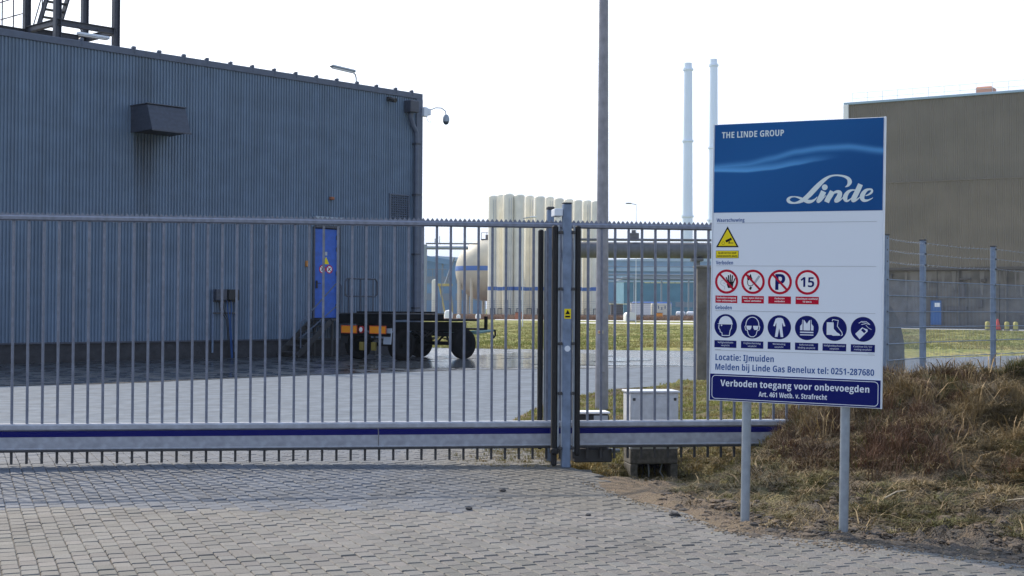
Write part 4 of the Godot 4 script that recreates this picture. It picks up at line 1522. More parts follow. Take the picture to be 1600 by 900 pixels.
func gate_gear() -> void:
	var th := deg_to_rad(8.42)
	var f := Transform3D(Basis(Vector3.UP, th), Vector3(0, 0, -14.44))
	var at := func(x: float, z: float) -> Vector3: return f * Vector3(x, 0, z)
	# post in front of the gate, with rubber strips on both sides
	var r := thing("front_gate_post", "blue-grey galvanised post in front of the gate with black rubber strips", "gate post", at.call(0.508, 0.32), th)
	var st := nb()
	box(st, Vector3(0, 1.33, 0), Vector3(0.088, 2.66, 0.09), 0.01)
	obj("post", st, M.galvanised_blue, r)
	st = nb()
	box(st, Vector3(0, 2.665, 0), Vector3(0.092, 0.012, 0.094), 0.004)
	obj("cap", st, M.dark_metal, r)
	for s in [-1, 1]:
		st = nb()
		var lo := 0.02 if s < 0 else 0.12
		box(st, Vector3(s * 0.118, (lo + 2.44) / 2, -0.02), Vector3(0.055, 2.44 - lo, 0.07), 0.014)
		obj("rubber_strip", st, M.rubber, r)
		st = nb()
		box(st, Vector3(s * 0.079, 1.3, -0.01), Vector3(0.018, 2.28, 0.03), 0.003)
		obj("clamp_rail", st, M.galvanised, r)
		for y in [0.2, 0.75, 1.25, 1.8, 2.37]:
			st = nb()
			box(st, Vector3(s * 0.062, y, 0.01), Vector3(0.05, 0.03, 0.05), 0.008)
			tube(st, Vector3(s * 0.062, y, 0.03), Vector3(s * 0.062, y, 0.055), 0.016, 0.016, 8)
			obj("bolt_clamp", st, M.dark_metal, r)
	st = nb()
	box(st, Vector3(-0.118, 0.17, 0.0), Vector3(0.08, 0.06, 0.1), 0.012)
	obj("strip_foot", st, M.rubber, r)
	st = nb()
	box(st, Vector3(0.005, 1.55, 0.0465), Vector3(0.068, 0.1, 0.002))
	var wl := obj("warning_label", st, M.ink_yellow, r)
	st = nb()
	prism(st, PackedVector2Array([Vector2(-0.02, 1.545), Vector2(0.03, 1.545), Vector2(0.005, 1.59)]), 0.0478, 0.0484)
	box(st, Vector3(0.005, 1.522, 0.0482), Vector3(0.05, 0.018, 0.0006))
	obj("label_print", st, M.ink_black, wl)
	st = nb()
	ring(st, Vector2(0.005, 1.2), 0.0, 0.03, 0.0462, 20)
	obj("round_sticker", st, M.sign_white, r)
	st = nb()
	box(st, Vector3(-0.09, 2.57, -0.06), Vector3(0.085, 0.075, 0.2), 0.006)
	obj("roller_box", st, M.sign_white, r)
	# post behind the gate
	r = thing("rear_gate_post", "dark steel post behind the gate, left of the galvanised post", "gate post", at.call(0.445, -0.28), th)
	st = nb()
	box(st, Vector3(0, 1.32, 0), Vector3(0.07, 2.64, 0.08), 0.008)
	obj("post", st, M.galvanised_blue, r)
	st = nb()
	box(st, Vector3(0, 2.655, 0.0), Vector3(0.076, 0.03, 0.086), 0.006)
	obj("cap", st, M.dark_metal, r)
	st = nb()
	box(st, Vector3(-0.1, 1.28, 0.0), Vector3(0.055, 2.3, 0.06), 0.014)
	obj("rubber_strip", st, M.rubber, r)
	st = nb()
	box(st, Vector3(-0.052, 1.28, 0.0), Vector3(0.022, 2.28, 0.03), 0.003)
	obj("clamp_rail", st, M.galvanised, r)
	# drive
	r = thing("gate_motor", "black gate drive box with a pale lid beside the gate post", "gate motor", at.call(0.90, -0.3), th)
	st = nb()
	box(st, Vector3(0.0, 0.31, 0), Vector3(0.33, 0.38, 0.24), 0.015)
	obj("housing", st, M.black, r)
	st = nb()
	box(st, Vector3(0.0, 0.512, 0), Vector3(0.35, 0.022, 0.26), 0.006)
	obj("lid", st, M.white, r)
	st = nb()
	box(st, Vector3(0.075, 0.455, 0.122), Vector3(0.15, 0.06, 0.004))
	obj("plate", st, M.ink_grey, r)
	st = nb()
	box(st, Vector3(-0.03, 0.08, 0.08), Vector3(0.40, 0.14, 0.34), 0.01)
	tube(st, Vector3(0.08, 0.1, 0.2), Vector3(0.08, 0.1, 0.28), 0.045, 0.045, 16)
	tube(st, Vector3(0.08, 0.1, 0.28), Vector3(0.08, 0.1, 0.29), 0.022, 0.022, 12)
	obj("roller_carriage", st, M.dark_metal, r)
	st = nb()
	tube(st, Vector3(0.17, 0.12, 0.16), Vector3(0.27, 0.12, 0.16), 0.025, 0.02, 10)
	obj("gear_knob", st, M.galvanised, r)
	# control cabinet
	r = thing("control_cabinet", "pale metal control cabinet on a concrete foot behind the gate", "cabinet", at.call(1.62, -0.62), th)
	st = nb()
	box(st, Vector3(0, 0.40, 0), Vector3(0.53, 0.60, 0.34), 0.008)
	obj("body", st, mat("cabinet_paint", 0.60, 0.62, 0.66, 0.45, 0.0, 2.0, 0.88), r)
	st = nb()
	box(st, Vector3(0, 0.712, 0), Vector3(0.56, 0.025, 0.37), 0.006)
	obj("lid", st, M.cabinet_paint, r)
	st = nb()
	box(st, Vector3(0, 0.39, 0.1735), Vector3(0.49, 0.54, 0.008), 0.003)
	var dd := obj("door", st, M.cabinet_paint, r)
	for s in [-1, 1]:
		st = nb()
		box(st, Vector3(s * 0.225, 0.635, 0.18), Vector3(0.03, 0.03, 0.012), 0.004)
		obj("lock", st, M.dark_metal, dd)
	st = nb()
	box(st, Vector3(0, 0.02, 0), Vector3(0.52, 0.16, 0.34), 0.01)
	obj("concrete_cap", st, mat("concrete_dark", 0.16, 0.15, 0.135, 0.9, 0.0, 3.0, 0.6), r)
	for s in [-1, 1]:
		st = nb()
		box(st, Vector3(s * 0.22, -0.24, 0), Vector3(0.08, 0.36, 0.34), 0.01)
		obj("concrete_leg", st, M.concrete_dark, r)
	st = nb()
	box(st, Vector3(0, -0.24, -0.15), Vector3(0.36, 0.36, 0.03))
	obj("back_panel", st, M.black, r)
	for k in 4:
		st = nb()
		pipe(st, [Vector3(-0.12 + k * 0.08, -0.06, 0.05), Vector3(-0.1 + k * 0.06, -0.15, 0.1), Vector3(-0.14 + k * 0.1, -0.26, 0.06)], 0.008, 6)
		obj("cable", st, M.ink_grey if k % 2 else M.black, r)

# ------------------------------------------------------------------ the information sign
func sign_board() -> void:
	var r := Node3D.new()
	put(r, "site_information_sign", self)
	r.basis = Basis(Vector3.UP, deg_to_rad(-27.9)) * Basis(Vector3.BACK, -0.0125)
	r.position = Vector3(1.498, 0, -10.7)
	tag(r, "tall blue and white site rules sign on two round posts", "sign")
	var W := 1.284
	var st: SurfaceTool
	for x in [0.275, 1.02]:
		st = nb()
		tube(st, Vector3(x, -0.3, -0.045), Vector3(x, 2.95, -0.045), 0.034, 0.034, 24)
		obj("post", st, M.galvanised, r)
	st = nb()
	box(st, Vector3(W / 2, 1.961, -0.006), Vector3(W, 2.092, 0.012), 0.002)
	obj("panel", st, M.sign_white, r)
	st = nb()
	for s in [0, 1]: box(st, Vector3(s * W + (s * 2 - 1) * 0.004, 1.961, -0.012), Vector3(0.007, 2.1, 0.034), 0.002)
	obj("panel_edge", st, M.sign_white, r)
	for y in [1.15, 1.9, 2.75]:
		st = nb()
		box(st, Vector3(W / 2, y, -0.021), Vector3(W - 0.1, 0.05, 0.016), 0.002)
		obj("back_rail", st, M.galvanised, r)
	# blue head with its light wave
	var img := Image.create(512, 270, false, Image.FORMAT_RGB8)
	var key := func(pts: Array, x: float) -> float:
		for i in pts.size() - 1:
			if x <= pts[i + 1][0]:
				var t: float = (x - pts[i][0]) / (pts[i + 1][0] - pts[i][0])
				t = t * t * (3 - 2 * t) * 0.5 + t * 0.5
				return lerpf(pts[i][1], pts[i + 1][1], t)
		return pts[-1][1]
	for yy in 270:
		for xx in 512:
			var u := (xx + 0.5) / 512
			var v := (yy + 0.5) / 270
			var a: float = key.call([[0.0, 0.475], [0.2, 0.455], [0.35, 0.40], [0.5, 0.335], [0.65, 0.305], [0.8, 0.30], [1.0, 0.355]], u)
			var b: float = key.call([[0.0, 0.525], [0.2, 0.54], [0.35, 0.52], [0.5, 0.475], [0.62, 0.44], [0.75, 0.41], [1.0, 0.4]], u)
			var fade := 1.0 - smoothstep(0.45, 0.78, u)
			var up := exp(-pow((v - a) / (0.035 if v > a else 0.03), 2)) * (0.45 + 0.2 * smoothstep(0.2, 0.6, u))
			var dn := exp(-pow((v - b) / (0.012 if v > b else 0.05), 2)) * 0.75 * fade
			var w := 0.0
			if v > a and v < b: w = 0.35 * fade * smoothstep(0.5, 0.1, u)
			var g := clampf(maxf(up, dn) + w * 0.6, 0, 1)
			var base := Color(0.006, 0.070, 0.235).lerp(Color(0.011, 0.095, 0.29), clampf(0.5 + 0.5 * sin(u * 3 + v * 2), 0, 1))
			var c := base.lerp(Color(0.11, 0.36, 0.72), g)
			img.set_pixel(xx, yy, c.linear_to_srgb())
	var hm := StandardMaterial3D.new()
	hm.resource_name = "sign_head_print"
	hm.albedo_texture = ImageTexture.create_from_image(img)
	hm.roughness = 0.5
	hm.metallic_specular = 0.25
	hm.texture_repeat = false
	st = nb()
	var y0 := 2.336
	var y1 := 3.003
	var x0 := 0.005
	var x1 := W - 0.005
	for p in [[x0, y0, 0, 1], [x0, y1, 0, 0], [x1, y1, 1, 0], [x0, y0, 0, 1], [x1, y1, 1, 0], [x1, y0, 1, 1]]:
		st.set_normal(Vector3(0, 0, 1))
		st.set_uv(Vector2(p[2], p[3]))
		st.add_vertex(Vector3(p[0], p[1], 0.001))
	var head := obj("blue_head", st, hm, r)
	var pale := mat("sign_lettering", 0.62, 0.70, 0.72, 0.4)
	words(head, "group_name", "THE LINDE GROUP", 0.062, 2.900, 0.0018, 0.046, 0.482, pale, true)
	# the script word, drawn as brush strokes
	var k := Transform2D(Vector2(0.755 / 1600, 0.002 / 1600), Vector2(0, -0.3085 / 650), Vector2(0.542, 2.650))
	var logo := [
		[[985, 300, 6], [1030, 275, 40], [1055, 225, 66], [1035, 175, 52], [980, 140, 36], [900, 120, 26], [820, 116, 24], [740, 132, 34], [660, 180, 56], [580, 250, 72], [500, 330, 80], [420, 412, 78], [350, 468, 66], [280, 508, 48], [190, 528, 26], [115, 512, 44], [88, 475, 52], [125, 438, 30], [190, 430, 16], [260, 446, 30], [330, 478, 48], [400, 508, 58], [460, 508, 46], [515, 480, 26], [552, 440, 12]],
		[[652, 358, 88], [622, 420, 84], [590, 480, 80], [572, 508, 60], [610, 500, 26], [652, 460, 14], [690, 420, 10]],
		[[790, 360, 84], [760, 415, 84], [725, 470, 82], [700, 526, 80]],
		[[740, 440, 14], [800, 390, 30], [860, 368, 46], [902, 385, 66], [898, 430, 76], [868, 480, 74], [850, 508, 60], [890, 508, 32], [945, 470, 16], [985, 425, 10]],
		[[1150, 350, 12], [1090, 350, 28], [1035, 375, 50], [995, 430, 68], [990, 480, 66], [1015, 512, 38], [1060, 495, 20], [1105, 445, 12], [1140, 380, 10]],
		[[1222, 262, 78], [1190, 335, 80], [1155, 410, 80], [1122, 475, 78], [1115, 508, 58], [1155, 505, 30], [1205, 468, 16], [1245, 425, 10]],
		[[1300, 440, 10], [1345, 425, 22], [1392, 390, 34], [1395, 352, 30], [1350, 343, 30], [1300, 365, 54], [1258, 420, 70], [1250, 470, 70], [1275, 508, 50], [1325, 512, 30], [1375, 495, 18], [1416, 472, 8]]]
	st = nb()
	for i in logo.size(): stroke(st, logo[i], k, 0.0018 + 0.00012 * i)
	var dc := k * Vector2(668, 295)
	ring(st, dc, 0.0, 0.0212, 0.0022, 24)
	obj("script_name", st, pale, head)
	# rules
	var rule := func(y: float) -> void:
		var s2 := nb()
		box(s2, Vector3(0.635, y, 0.0008), Vector3(1.208, 0.0028, 0.001))
		obj("ruled_line", s2, M.ink_grey, r)
	for y in [2.2565, 1.9335, 1.5945, 1.2955]: rule.call(y)
	words(r, "heading", "Waarschuwing", 0.03, 2.266, 0.0008, 0.026, 0.22, M.ink_blue, true)
	words(r, "heading", "Verboden", 0.03, 1.944, 0.0008, 0.027, 0.135, M.ink_blue, true)
	words(r, "heading", "Geboden", 0.03, 1.605, 0.0008, 0.027, 0.13, M.ink_blue, true)
	# camera warning
	var p := Node3D.new()
	put(p, "camera_warning", r)
	st = nb()
	prism(st, PackedVector2Array([Vector2(0.028, 2.074), Vector2(0.208, 2.074), Vector2(0.118, 2.232)]), 0.0004, 0.0012)
	obj("triangle_border", st, M.ink_black, p)
	st = nb()
	prism(st, PackedVector2Array([Vector2(0.046, 2.084), Vector2(0.190, 2.084), Vector2(0.118, 2.211)]), 0.0012, 0.0018)
	obj("triangle_field", st, M.ink_yellow, p)
	st = nb()
	box(st, Vector3(0.128, 2.128, 0.0022), Vector3(0.05, 0.018, 0.0008), 0.0, Basis(Vector3.BACK, 0.42))
	box(st, Vector3(0.145, 2.106, 0.0022), Vector3(0.04, 0.005, 0.0008))
	box(st, Vector3(0.133, 2.112, 0.0024), Vector3(0.006, 0.02, 0.0006))
	ring(st, Vector2(0.086, 2.105), 0.010, 0.012, 0.0022, 16)
	obj("camera_symbol", st, M.ink_black, p)
	st = nb()
	box(st, Vector3(0.118, 2.02, 0.0006), Vector3(0.18, 0.056, 0.0008))
	obj("caption_border", st, M.ink_black, p)
	st = nb()
	box(st, Vector3(0.118, 2.02, 0.0014), Vector3(0.174, 0.05, 0.0008))
	obj("caption_field", st, M.ink_yellow, p)
	words(p, "caption", "Op dit terrein vindt", 0.118, 2.0245, 0.0022, 0.0135, 0.145, M.ink_black, true, true)
	words(p, "caption", "cameratoezicht plaats", 0.118, 2.002, 0.0022, 0.0135, 0.16, M.ink_black, true, true)
	# prohibitions
	var cx := [0.1165, 0.323, 0.530, 0.738]
	var cap := [["Verboden toegang", "voor onbevoegden"], ["Vuur, open vlam en", "roken verboden"], ["Parkeren", "verboden"], ["Maximum snelheid", "15 km/u"]]
	var nm := ["no_entry_mark", "no_fire_mark", "no_parking_mark", "speed_limit_mark"]
	var cy := 1.8145
	for i in 4:
		p = Node3D.new()
		put(p, nm[i], r)
		p.position = Vector3(cx[i], cy, 0)
		st = nb()
		ring(st, Vector2.ZERO, 0.0, 0.0795, 0.0007, 48)
		obj("disc", st, M.white, p)
		st = nb()
		ring(st, Vector2.ZERO, 0.0735, 0.0915, 0.0011, 48)
		obj("red_ring", st, M.ink_red, p)
		if i < 3:
			st = nb()
			box(st, Vector3(0, 0, 0.0026), Vector3(0.152, 0.0155, 0.0006), 0.0, Basis(Vector3.BACK, -0.80))
			obj("slash", st, M.ink_red, p)
		st = nb()
		if i == 0:
			prism(st, PackedVector2Array([Vector2(0.002, -0.022), Vector2(0.012, -0.048), Vector2(0.05, -0.048), Vector2(0.055, 0.0), Vector2(0.012, 0.0)]), 0.0012, 0.0018)
			for q in [[0.012, -0.005, -0.002, 0.030, 0.0045], [0.018, 0.0, 0.014, 0.045, 0.0045], [0.03, 0.0, 0.03, 0.05, 0.0045], [0.042, 0.0, 0.046, 0.044, 0.0045], [0.053, -0.008, 0.065, 0.022, 0.004]]:
				var s3 := Vector2(q[2] - q[0], q[3] - q[1])
				box(st, Vector3((q[0] + q[2]) / 2, (q[1] + q[3]) / 2, 0.0016), Vector3(s3.length() + 0.008, q[4] * 2, 0.0006), 0.0, Basis(Vector3.BACK, s3.angle()))
			var fc := nb()
			for q in [[-0.045, 0.005, -0.02, 0.012], [-0.02, 0.012, 0.0, 0.008], [-0.045, 0.005, -0.046, -0.02], [-0.046, -0.02, -0.03, -0.03], [-0.03, -0.01, -0.012, -0.014], [-0.03, -0.03, -0.012, -0.04], [-0.012, -0.04, -0.018, -0.06]]:
				var s3 := Vector2(q[2] - q[0], q[3] - q[1])
				box(fc, Vector3((q[0] + q[2]) / 2, (q[1] + q[3]) / 2, 0.0014), Vector3(s3.length(), 0.003, 0.0005), 0.0, Basis(Vector3.BACK, s3.angle()))
			obj("face_outline", fc, M.ink_grey, p)
		elif i == 1:
			var fl := PackedVector2Array([Vector2(-0.042, 0.012), Vector2(-0.046, 0.03), Vector2(-0.034, 0.055), Vector2(-0.03, 0.042), Vector2(-0.018, 0.06), Vector2(-0.012, 0.04), Vector2(-0.004, 0.02), Vector2(-0.014, 0.012), Vector2(-0.024, 0.02), Vector2(-0.034, 0.01)])
			prism(st, fl, 0.0012, 0.0018)
			box(st, Vector3(-0.018, -0.048, 0.0016), Vector3(0.016, 0.022, 0.0006), 0.0, Basis(Vector3.BACK, -0.5))
			for q in [[-0.043, 0.01, -0.04, -0.018], [-0.04, -0.018, -0.03, -0.03], [-0.03, -0.03, -0.008, -0.03], [-0.008, -0.03, 0.004, -0.018]]:
				var s3 := Vector2(q[2] - q[0], q[3] - q[1])
				box(st, Vector3((q[0] + q[2]) / 2, (q[1] + q[3]) / 2, 0.0016), Vector3(s3.length(), 0.005, 0.0006), 0.0, Basis(Vector3.BACK, s3.angle()))
			var cg := nb()
			box(cg, Vector3(0.03, 0.016, 0.0014), Vector3(0.07, 0.017, 0.0005), 0.0, Basis(Vector3.BACK, 0.95))
			obj("cigarette", cg, M.ink_grey, p)
		if i < 2: obj("symbol", st, M.ink_black, p)
		elif i == 2: words(p, "letter", "P", 0.003, -0.058, 0.0014, 0.118, 0.075, M.ink_navy, true, true)
		else: words(p, "number", "15", 0.0, -0.034, 0.0014, 0.072, 0.102, M.ink_navy, true, true)
		st = nb()
		box(st, Vector3(0, -0.1335, 0.0006), Vector3(0.173, 0.055, 0.0008))
		obj("caption_plate", st, M.ink_red, p)
		for l in 2:
			words(p, "caption", cap[i][l], 0.0, -0.1275 - 0.0215 * l, 0.0014, 0.0125, 0.0, M.white, true, true)
			var o := p.get_child(p.get_child_count() - 1) as MeshInstance3D
			var w := o.mesh.get_aabb().size.x
			if w > 0.155: o.scale.x = 0.155 / w
			o.position.x = -(o.mesh.get_aabb().position.x + w / 2) * o.scale.x
	# orders
	cx = [0.1145, 0.324, 0.531, 0.739, 0.945, 1.152]
	cap = [["Veiligheidshelm", "verplicht"], ["Oogbescherming", "verplicht"], ["Werkkleding", "verplicht"], ["Reflecterende", "kleding verplicht"], ["Veiligheidsschoenen", "verplicht"], ["Continue O2 / CO", "meting verplicht"]]
	nm = ["helmet_mark", "goggles_mark", "overall_mark", "vest_mark", "boot_mark", "gas_meter_mark"]
	cy = 1.4795
	for i in 6:
		p = Node3D.new()
		put(p, nm[i], r)
		p.position = Vector3(cx[i], cy, 0)
		st = nb()
		ring(st, Vector2.ZERO, 0.0, 0.0895, 0.0009, 48)
		obj("blue_disc", st, M.ink_navy, p)
		st = nb()
		var line := func(a: Array, w: float) -> void:
			for q in a.size() - 1:
				var d := Vector2(a[q + 1][0] - a[q][0], a[q + 1][1] - a[q][1])
				box(st, Vector3((a[q][0] + a[q + 1][0]) / 2, (a[q][1] + a[q + 1][1]) / 2, 0.0015 + 0.00001 * q), Vector3(d.length() + w * 0.7, w, 0.0006), 0.0, Basis(Vector3.BACK, d.angle()))
		var poly := func(a: Array) -> void:
			var pv := PackedVector2Array()
			for q in a: pv.append(Vector2(q[0], q[1]))
			prism(st, pv, 0.0011, 0.0017)
		match i:
			0:
				var hp := [[-0.066, 0.016], [-0.052, 0.02]]
				for q in arc(Vector2(0.0, 0.02), 0.053, 0.055, 175, 5, 14): hp.append([q.x, q.y])
				hp.append_array([[0.056, 0.012], [-0.05, 0.012]])
				poly.call(hp)
				line.call([[-0.052, 0.008], [-0.054, -0.018], [-0.044, -0.03], [-0.042, -0.045], [-0.028, -0.052], [-0.026, -0.072], [0.03, -0.072], [0.036, -0.035], [0.046, -0.015], [0.048, 0.008]], 0.0055)
				ring(st, Vector2(-0.032, 0.004), 0.0, 0.006, 0.0016, 10)
			1:
				var a := []
				for q in arc(Vector2(0, 0.015), 0.05, 0.056, 0, 180, 16): a.append([q.x, q.y])
				a.append_array([[-0.052, 0.006], [-0.058, -0.002], [-0.052, -0.026], [-0.038, -0.03], [-0.03, -0.06], [-0.012, -0.076], [0.012, -0.076], [0.03, -0.06], [0.038, -0.03], [0.052, -0.026], [0.058, -0.002], [0.052, 0.006], [0.05, 0.015]])
				line.call(a, 0.0055)
				for s in [-1, 1]: poly.call([[s * 0.006, 0.006], [s * 0.048, 0.006], [s * 0.042, -0.022], [s * 0.018, -0.026], [s * 0.008, -0.012]])
			2:
				poly.call([[-0.012, 0.07], [0.012, 0.07], [0.028, 0.062], [0.046, 0.01], [0.034, 0.006], [0.022, 0.035], [0.022, 0.0], [0.032, -0.072], [0.012, -0.072], [0.001, -0.01], [-0.001, -0.01], [-0.012, -0.072], [-0.032, -0.072], [-0.022, 0.0], [-0.022, 0.035], [-0.034, 0.006], [-0.046, 0.01], [-0.028, 0.062]])
			3:
				poly.call([[-0.034, 0.06], [-0.018, 0.056], [0, 0.03], [0.018, 0.056], [0.034, 0.06], [0.036, 0.03], [0.05, 0.012], [0.05, -0.018], [-0.05, -0.018], [-0.05, 0.012], [-0.036, 0.03]])
				poly.call([[-0.05, -0.028], [0.05, -0.028], [0.05, -0.037], [-0.05, -0.037]])
				poly.call([[-0.05, -0.048], [0.05, -0.048], [0.05, -0.055], [-0.05, -0.055]])
				var dk := nb()
				for s in [-1, 1]: box(dk, Vector3(s * 0.028, 0.02, 0.0021), Vector3(0.006, 0.076, 0.0005))
				obj("vest_stripe", dk, M.ink_navy, p)
			4:
				poly.call([[-0.058, 0.045], [-0.008, 0.045], [-0.006, -0.002], [0.016, -0.026], [0.04, -0.04], [0.04, -0.05], [-0.012, -0.052], [-0.022, -0.046], [-0.058, -0.046]])
				line.call([[-0.018, 0.055], [-0.014, 0.066], [0.026, 0.06], [0.02, 0.018], [0.054, -0.026], [0.058, -0.044], [0.048, -0.05]], 0.005)
			5:
				poly.call([[-0.056, -0.034], [-0.024, -0.072], [0.034, -0.014], [0.032, 0.0], [0.012, 0.006], [-0.006, 0.014]])
				line.call([[-0.03, 0.044], [-0.012, 0.056], [0.022, 0.056], [0.048, 0.036], [0.02, 0.042], [-0.01, 0.034]], 0.004)
				line.call([[0.02, 0.03], [0.04, 0.01], [0.06, 0.0]], 0.003)
				line.call([[-0.01, 0.05], [0.02, 0.046]], 0.003)
				var dk := nb()
				box(dk, Vector3(0.004, -0.01, 0.0021), Vector3(0.032, 0.02, 0.0005), 0.0, Basis(Vector3.BACK, -0.75))
				obj("meter_screen", dk, M.ink_navy, p)
		obj("symbol", st, M.sign_white, p)
		st = nb()
		box(st, Vector3(0, -0.1365, 0.0006), Vector3(0.174, 0.054, 0.0008))
		obj("caption_plate", st, M.ink_navy, p)
		for l in 2:
			var o := words(p, "caption", cap[i][l], 0.0, -0.131 - 0.0215 * l, 0.0014, 0.0125, 0.0, M.sign_white, false, true)
			var w := o.mesh.get_aabb().size.x
			if w > 0.155: o.scale.x = 0.155 / w
			o.position.x = -(o.mesh.get_aabb().position.x + w / 2) * o.scale.x
	for q in [[0.057, 1.3005], [1.212, 1.3045]]:
		st = nb()
		box(st, Vector3(q[0], q[1], 0.0012), Vector3(0.045, 0.0028, 0.001))
		obj("small_print", st, M.ink_grey, r)
	words(r, "address", "Locatie: IJmuiden", 0.038, 1.2195, 0.0008, 0.046, 0.455, M.ink_blue, true)
	words(r, "address", "Melden bij Linde Gas Benelux tel: 0251-287680", 0.038, 1.147, 0.0008, 0.046, 1.198, M.ink_blue, true)
	# navy foot plate
	st = nb()
	box(st, Vector3(W / 2, 1.0175, 0.003), Vector3(W + 0.012, 0.207, 0.005), 0.001)
	obj("foot_plate_edge", st, M.sign_white, r)
	st = nb()
	box(st, Vector3(W / 2, 1.0175, 0.0062), Vector3(W + 0.002, 0.198, 0.0015))
	var fp := obj("foot_plate", st, M.ink_navy, r)
	st = nb()
	var out := rounded(0.014, 0.928, W - 0.014, 1.107, 0.03)
	var inn := rounded(0.0185, 0.9325, W - 0.0185, 1.1025, 0.0255)
	for i in out.size():
		var j := (i + 1) % out.size()
		quad(st, Vector3(out[i].x, out[i].y, 0.0078), Vector3(inn[i].x, inn[i].y, 0.0078), Vector3(inn[j].x, inn[j].y, 0.0078), Vector3(out[j].x, out[j].y, 0.0078))
	obj("foot_border", st, M.sign_white, fp)
	words(fp, "warning_text", "Verboden toegang voor onbevoegden", 0.083, 1.0255, 0.0076, 0.047, 1.122, M.sign_white, true)
	words(fp, "warning_text", "Art. 461 Wetb. v. Strafrecht", 0.383, 0.959, 0.0076, 0.036, 0.515, M.sign_white, true)

func rounded(x0: float, y0: float, x1: float, y1: float, q: float) -> Array:
	var o := arc(Vector2(x1 - q, y0 + q), q, q, -90, 0, 6)
	o.append_array(arc(Vector2(x1 - q, y1 - q), q, q, 0, 90, 6))
	o.append_array(arc(Vector2(x0 + q, y1 - q), q, q, 90, 180, 6))
	o.append_array(arc(Vector2(x0 + q, y0 + q), q, q, 180, 270, 6))
	return o

# ------------------------------------------------------------------ wire fence on the bank
func fence() -> void:
	var pts := [Vector3(5.12, 0, -19.4), Vector3(6.07, 0, -20.8), Vector3(7.76, 0, -22.7), Vector3(9.45, 0, -24.6), Vector3(11.15, 0, -26.5), Vector3(12.85, 0, -28.4)]
	var r := thing("mesh_fence", "grey steel rod fence with barbed top wires on the bank", "fence", pts[0])
	var st: SurfaceTool
	for i in pts.size():
		st = nb()
		var p: Vector3 = pts[i] - pts[0]
		var w := 0.115 if i == 0 else 0.075
		var bs := Basis(Vector3.UP, 0.85)
		box(st, p + Vector3(0, 1.32, 0), Vector3(w, 2.64, w), 0.008, bs)
		var po := obj("post", st, M.galvanised_blue, r)
		st = nb()
		box(st, p + Vector3(0, 2.65, 0), Vector3(w + 0.01, 0.02, w + 0.01), 0.004, bs)
		obj("post_cap", st, M.dark_metal, po)
		if i == pts.size() - 1: break
		var q: Vector3 = pts[i + 1] - pts[0]
		var off := Vector3(-0.7, 0, -0.7).normalized() * -0.05
		for y in [2.03, 1.81, 1.59, 1.365, 1.14, 0.915, 0.72, 0.5, 0.28]:
			st = nb()
			tube(st, p + off + Vector3(0, y, 0), q + off + Vector3(0, y, 0), 0.0065, 0.0065, 6)
			tube(st, p + off * 1.4 + Vector3(0, y, 0), q + off * 1.4 + Vector3(0, y, 0), 0.0065, 0.0065, 6)
			obj("double_rod", st, M.galvanised_blue, r)
		for y in [2.6, 2.44, 2.28]:
			st = nb()
			tube(st, p + off + Vector3(0, y, 0), (p + q) / 2 + off + Vector3(0, y - 0.025, 0), 0.0028, 0.0028, 5)
			tube(st, (p + q) / 2 + off + Vector3(0, y - 0.025, 0), q + off + Vector3(0, y, 0), 0.0028, 0.0028, 5)
			for k in 16:
				var m := p.lerp(q, (k + 0.5) / 16) + off + Vector3(0, y - 0.012, 0)
				tube(st, m - Vector3(0.012, 0.014, 0), m + Vector3(0.012, 0.014, 0), 0.002, 0.002, 4)
			obj("barbed_wire", st, M.galvanised_blue, r)
		st = nb()
		for k in 50:
			var m := p.lerp(q, (k + 0.5) / 50) + off * 1.2
			box(st, m + Vector3(0, 1.15, 0), Vector3(0.003, 1.78, 0.003))
		tag(obj("thin_uprights", st, M.galvanised_blue, r), "", "", "", "stuff")
		for y in [2.6, 2.44, 2.28, 2.03, 1.59, 1.14]:
			st = nb()
			box(st, p + Vector3(0, y, 0) + off * 0.9, Vector3(0.03, 0.028, 0.03), 0.005, bs)
			obj("wire_clip", st, M.dark_metal, po)

